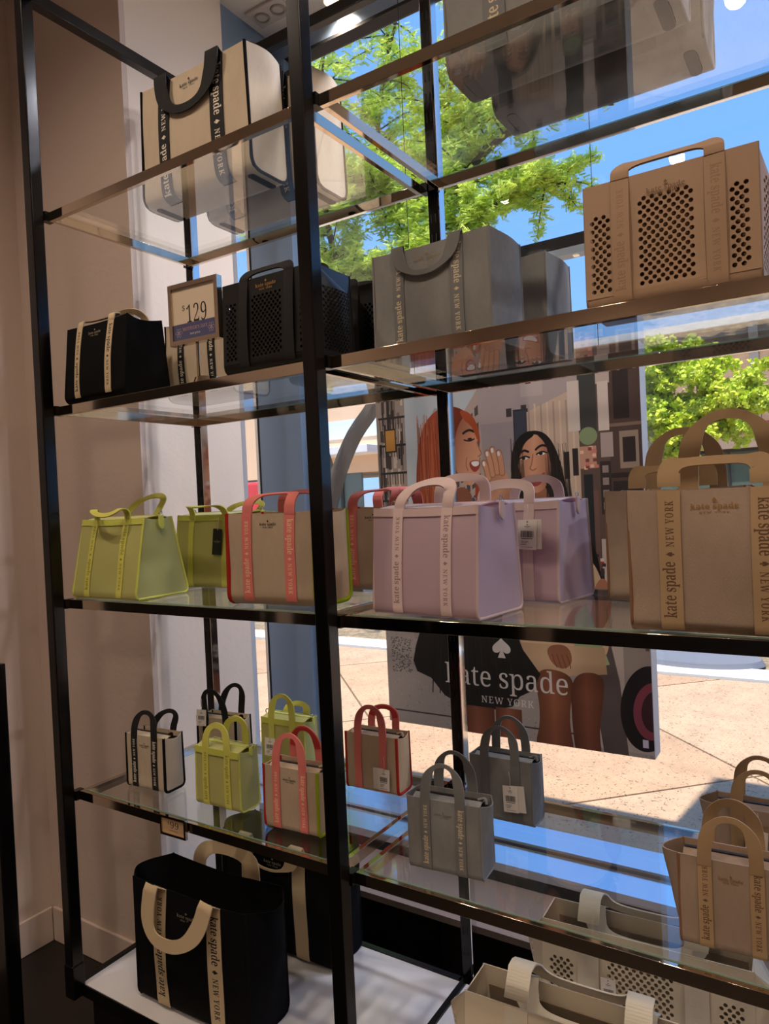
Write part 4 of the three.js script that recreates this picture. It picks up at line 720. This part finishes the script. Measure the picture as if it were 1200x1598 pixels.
makeTree('street_tree', 'large honey green street tree with leaning trunk spreading over the pavement outside', null, [
  { pts: [T(-4.98, -0.3, -6.3), T(-4.74, 1.28, -6.25), T(-4.28, 2.18, -6.2), T(-3.9, 2.6, -6.2), T(-3.5, 3.25, -6.15)], r0: 0.125, r1: 0.09, bare: true },
  { pts: [T(-4.62, 1.75, -6.2), T(-4.85, 2.3, -6.3), T(-5.05, 3.3, -6.4), T(-5.5, 4.6, -6.6)], r0: 0.06, r1: 0.02, from: 0.55 },
  { pts: [T(-3.5, 3.25, -6.15), T(-3.15, 3.8, -6.1), T(-2.82, 4.49, -6.0), T(-2.28, 4.95, -5.9), T(-1.5, 5.15, -5.8), T(-0.85, 5.0, -5.8)], r0: 0.085, r1: 0.012 },
  { pts: [T(-3.5, 3.25, -6.15), T(-3.5, 4.0, -6.3), T(-3.35, 4.9, -6.4), T(-2.9, 5.8, -6.4), T(-2.6, 6.9, -6.3)], r0: 0.08, r1: 0.015 },
  { pts: [T(-3.9, 2.6, -6.2), T(-4.1, 3.5, -6.1), T(-4.3, 4.5, -6.0), T(-4.35, 5.6, -5.9), T(-4.2, 7.0, -5.9)], r0: 0.06, r1: 0.012 },
  { pts: [T(-3.35, 4.6, -6.4), T(-3.9, 5.4, -6.6), T(-3.9, 6.4, -6.6), T(-3.4, 7.4, -6.4)], r0: 0.045, r1: 0.012 },
  { pts: [T(-2.9, 4.4, -6.0), T(-2.3, 4.3, -5.8), T(-1.7, 4.45, -5.7), T(-1.3, 4.35, -5.7)], r0: 0.035, r1: 0.01, spread: 0.7 },
  { pts: [T(-2.82, 4.49, -6.0), T(-2.4, 5.4, -6.0), T(-1.9, 5.9, -6.0), T(-1.55, 6.0, -6.0)], r0: 0.04, r1: 0.01, spread: 0.8 },
  { pts: [T(-3.15, 3.8, -6.1), T(-2.6, 3.95, -5.9), T(-2.1, 3.75, -5.8)], r0: 0.03, r1: 0.008, spread: 0.6 },
  { pts: [T(-4.3, 4.4, -6.0), T(-4.9, 5.0, -5.9), T(-5.2, 5.9, -5.9)], r0: 0.03, r1: 0.01 },
  { pts: [T(-4.25, 4.8, -6.0), T(-4.6, 5.6, -6.1), T(-5.0, 6.4, -6.1), T(-5.1, 7.2, -6.0)], r0: 0.03, r1: 0.01 },
  { pts: [T(-3.35, 4.9, -6.4), T(-2.9, 5.3, -6.3), T(-2.5, 5.9, -6.3), T(-1.9, 6.8, -6.2)], r0: 0.035, r1: 0.01 },
  { pts: [T(-3.5, 3.6, -6.2), T(-3.9, 4.1, -6.3), T(-4.5, 4.35, -6.3), T(-5.0, 4.3, -6.3)], r0: 0.03, r1: 0.01, spread: 0.8 },
  { pts: [T(-3.3, 4.8, -6.4), T(-3.6, 5.0, -6.2), T(-4.0, 5.1, -6.1)], r0: 0.02, r1: 0.008, spread: 0.8 },
], 44, sprayGeo, leafA, bark, 0.48, 105, 0.085);
makeTree('small_tree', 'small dense light green tree in front of the brick building across the road', null, [
  { pts: [T(-1.66, -0.2, -10.2), T(-1.6, 1.2, -10), T(-1.5, 2.2, -10)], r0: 0.07, r1: 0.05, bare: true },
  { pts: [T(-1.6, 1.2, -10), T(-1.35, 1.9, -10), T(-0.9, 2.5, -10), T(-0.35, 2.8, -9.9)], r0: 0.05, r1: 0.01, spread: 0.9 },
  { pts: [T(-1.5, 2.2, -10), T(-1.3, 2.9, -10), T(-1.0, 3.3, -10)], r0: 0.04, r1: 0.01, spread: 0.8 },
  { pts: [T(-1.5, 2.2, -10), T(-1.9, 2.8, -10.1), T(-2.2, 3.2, -10)], r0: 0.04, r1: 0.01, spread: 0.8 },
  { pts: [T(-1.1, 2.3, -10), T(-0.6, 2.4, -9.8), T(-0.1, 2.45, -9.7)], r0: 0.03, r1: 0.01, spread: 0.6 },
], 26, leafGeo, leafB, barkPale, 0.62, 95);

// shops across the road
{
  const Z = -14, t = thing('brick_shop', 'low tan brick shop building with maroon framed windows across the road', 'building', [0, 0, Z]);
  const brick = noiseTex((u, v) => { const r = Math.floor(v * 16), x = (u * 8 + (r % 2) * 0.5) % 1, y = (v * 16) % 1, m = x < 0.06 || y < 0.12, k = 0.9 + 0.18 * tileNoise(u, v, 16, 41); return m ? [0.62, 0.56, 0.5] : [0.68 * k, 0.56 * k, 0.45 * k]; }, 256, 0.6, 0.6, true);
  const mB = M({ map: brick, roughness: 0.95 }), mar = M({ color: 0x6f2f35, roughness: 0.7 }), peach = M({ color: 0xe0bf9b, roughness: 0.85 }), win = MP({ color: 0x4c5f56, roughness: 0.12 }), white = M({ color: 0xe3e6ea, roughness: 0.7 });
  obj('wall', box(-8.3, 4.5, 2.7501, 4.62, -4, 0), mB, t); obj('cornice', box(-8.32, 4.55, 4.62, 4.76, -4, 0.1), white, t);
  obj('fascia', [box(-8.3, 4.5, 2.55, 2.75, -4, 0.12)], mar, t); obj('lintel', box(-8.3, 4.5, 2.28, 2.549, -4, 0.04), peach, t);
  obj('stall_riser', box(-8.3, 4.5, OUT, 0.9, -4, 0), mar, t);
  for (let x = -8.3; x < 3; x += 1.6) { const p = obj('pier', box(x, x + 0.26, 0.9, 2.279, -0.3, 0.03), mar, t); const w = obj('window', box(x + 0.27, x + 1.59, 0.901, 2.278, -0.2, -0.15), win, t); objs('window_frame', [box(x + 0.27, x + 1.59, 2.22, 2.277, -0.149, -0.1), box(x + 0.9, x + 0.94, 0.91, 2.219, -0.149, -0.1)], gasket, w); }
  for (const x of [-0.55, 0.9, 2.3]) obj('pilaster', box(x, x + 0.16, 2.751, 4.61, 0.001, 0.08), M({ color: 0x8d8780, roughness: 0.9 }), t);
  const s = thing('cream_shop', 'cream rendered shop with a white awning and maroon doorway beyond the street tree', 'building', [0, 0, Z]);
  obj('wall', box(-17, -8.45, 2.35, 4.3, -4, 0.02), peach, s); obj('stall_riser', box(-17, -8.45, OUT, 0.8, -4, 0.02), mar, s);
  obj('awning', [box(-11.4, -8.7, 2.78, 2.98, 0.021, 0.9, 0.02)], white, s);
  obj('sign_band', box(-12.4, -8.5, 3.25, 3.72, 0.021, 0.05), M({ color: 0xcfe0ea, roughness: 0.7 }), s);
  for (let x = -16.8; x < -9.8; x += 1.45) { const w = obj('window', box(x + 0.2, x + 1.4, 0.801, 2.34, -0.2, -0.12), win, s); objs('window_frame', [box(x + 0.76, x + 0.84, 0.81, 2.33, -0.119, -0.06)], gasket, w); obj('pier', box(x, x + 0.19, 0.801, 2.34, -0.3, 0.03), mar, s); }
  const r = thing('red_stall', 'red canvas street stall cover glimpsed left of the blue window mullion', 'canopy', [-9.0, OUT, -9.2]);
  obj('cover', [box(-1.3, 1.3, 1.35, 2.05, -0.8, 0.8, 0.06)], M({ color: 0xd02f3c, roughness: 0.8 }), r);
  for (const [x, z] of [[-1.2, -0.7], [1.2, -0.7], [-1.2, 0.7], [1.2, 0.7]]) obj('leg', box(x - 0.03, x + 0.03, 0, 1.36, z - 0.03, z + 0.03), gasket, r);
  const b = thing('overhead_beam', 'dark steel beam of a canopy crossing the sky outside the window', 'beam', [0, 0, -1.62]);
  obj('beam', box(-0.28, 4.5, 2.525, 2.572, -0.03, 0.0, 0.002), gasket, b); obj('flange', box(-0.28, 4.5, 2.497, 2.5245, -0.06, 0.0), M({ color: 0xb9c0c4, roughness: 0.5 }), b); objs('bracket', [box(3.9, 3.95, 2.5, 2.56, 0.0005, 0.51), box(1.9, 1.95, 2.5, 2.56, 0.0005, 0.51)], gasket, b);
}

// ---------------------------------------------------------------- fittings inside the shop
{
  const t = thing('black_stand', 'slim black floor stand beside the left end of the shelving', 'stand', [-1.06, 0, 0.10]);
  obj('post', box(-0.03, 0.03, 0.02, 1.2, -0.02, 0.02, 0.003), postBlack, t); obj('foot', box(-0.05, 0.06, 0, 0.02, -0.06, 0.06, 0.004), postBlack, t);
  const twin = thing('ceiling_twin_fitting', 'square twin lamp fitting recessed in the ceiling above the left shelf bay', 'light fitting', [-0.96, CE, -1.04]);
  obj('plate', box(-0.085, 0.085, -0.012, 0, -0.05, 0.05, 0.003), M({ color: 0xbdb3a8, roughness: 0.5 }), twin);
  for (const x of [-0.04, 0.04]) obj('lamp_ring', new THREE.TorusGeometry(0.026, 0.005, 8, 24).rotateX(Math.PI / 2).translate(x, -0.013, 0), M({ color: 0x8e867d, roughness: 0.4 }), twin);
  const glow = M({ color: 0xfff0dc, emissive: 0xffd9a8, emissiveIntensity: 6, roughness: 0.5 }), ring = M({ color: 0xd9d2c8, roughness: 0.4 });
  const spots = [[-0.73, -1.13], [0.55, -0.4], [0.35, -0.85], [1.35, -0.85], [2.35, -0.85], [-0.9, 0.75], [0.1, 0.9], [1.1, 0.9], [2.3, 0.7], [-0.9, 2.2], [0.3, 2.4], [1.6, 2.4], [2.8, 2.4], [-0.6, 3.7], [0.9, 3.8], [2.4, 3.8]];
  spots.forEach(([x, z], i) => {
    const d = thing('downlight', i > 4 ? 'round warm ceiling downlight in the shop ceiling' : i > 1 ? 'round ceiling spotlight turned on the white pier' : i ? 'round warm ceiling downlight above the topmost grey totes' : 'round warm ceiling downlight glowing above the middle post', 'light fitting', [x, CE, z], 0, i > 4 ? 'ceiling downlights of the shop' : i > 1 ? 'ceiling spotlights along the window' : undefined);
    obj('lamp', new THREE.CylinderGeometry(0.026, 0.026, 0.012, 24).translate(0, -0.008, 0), glow, d);
    obj('trim_ring', new THREE.TorusGeometry(0.033, 0.007, 8, 28).rotateX(Math.PI / 2).translate(0, -0.004, 0), ring, d);
    const wash = z === -0.85, l = new THREE.SpotLight(wash ? 0xf2f2ff : 0xffe9d3, LAMP * (wash ? 1.6 : z < -1 ? 0.5 : z < 0 ? 0.9 : 1), 0, wash ? 0.75 : 1.15, 0.8, 2); l.position.set(x, CE - 0.02, z);
    if (wash) l.target.position.set(XP, 1.3, -0.65); else l.target.position.set(x, 0, z - (z > 0.3 && z < 1.5 ? 0.9 : 0)); // the three by the window are turned on the white pier
    l.castShadow = true; l.shadow.radius = 2; l.name = 'lamp_light';
    scene.add(l, l.target);
  });
  // counter and wall display behind the photographer, seen only in the mirrored trims
  const c = thing('shop_counter', 'dark shop counter behind the viewer seen in the mirrored trims', 'counter', [0.3, 0, 3.2]);
  obj('carcass', box(-0.9, 0.9, 0, 0.95, -0.35, 0.35, 0.01), plinthBlack, c); obj('worktop', box(-0.95, 0.95, 0.951, 0.99, -0.4, 0.4, 0.006), baseWhite, c);
  const k = thing('display_cabinet', 'long dark display cabinet along the left wall behind the viewer', 'cabinet', [XL + 0.24, 0, 2.95]);
  obj('carcass', box(-0.23, 0.2, 0, 1.55, -1.1, 1.1, 0.01), plinthBlack, k); for (const z of [-0.73, 0, 0.73]) { const q = obj('door', box(0.2005, 0.22, 0.1, 1.5, z - 0.36, z + 0.36, 0.004), postBlack, k); obj('handle', rod(V(0.235, 0.8, z + 0.3), V(0.235, 1.0, z + 0.3), 0.006), chrome, q); }
  const e = thing('wall_cabinet', 'low dark cabinet against the rear wall behind the viewer', 'cabinet', [0.9, 0, ZB - 0.24]);
  obj('carcass', box(-1.9, 1.9, 0, 1.3, -0.2, 0.23, 0.01), plinthBlack, e); obj('worktop', box(-1.92, 1.92, 1.301, 1.34, -0.22, 0.235, 0.004), postBlack, e);
  const d = thing('doorway_panel', 'dark door leaf in the tan left wall before the cabinet', 'door', [XL + 0.02, 0, 1.2]);
  obj('leaf', box(-0.018, 0.02, 0, 2.2, -0.5, 0.5, 0.004), plinthBlack, d); obj('handle', box(0.0205, 0.05, 1.0, 1.2, 0.36, 0.38, 0.004), chrome, d);
}
scene.traverse(o => { if (o.isMesh) { o.castShadow = o.receiveShadow = true; } });
renderer.render(scene, camera);
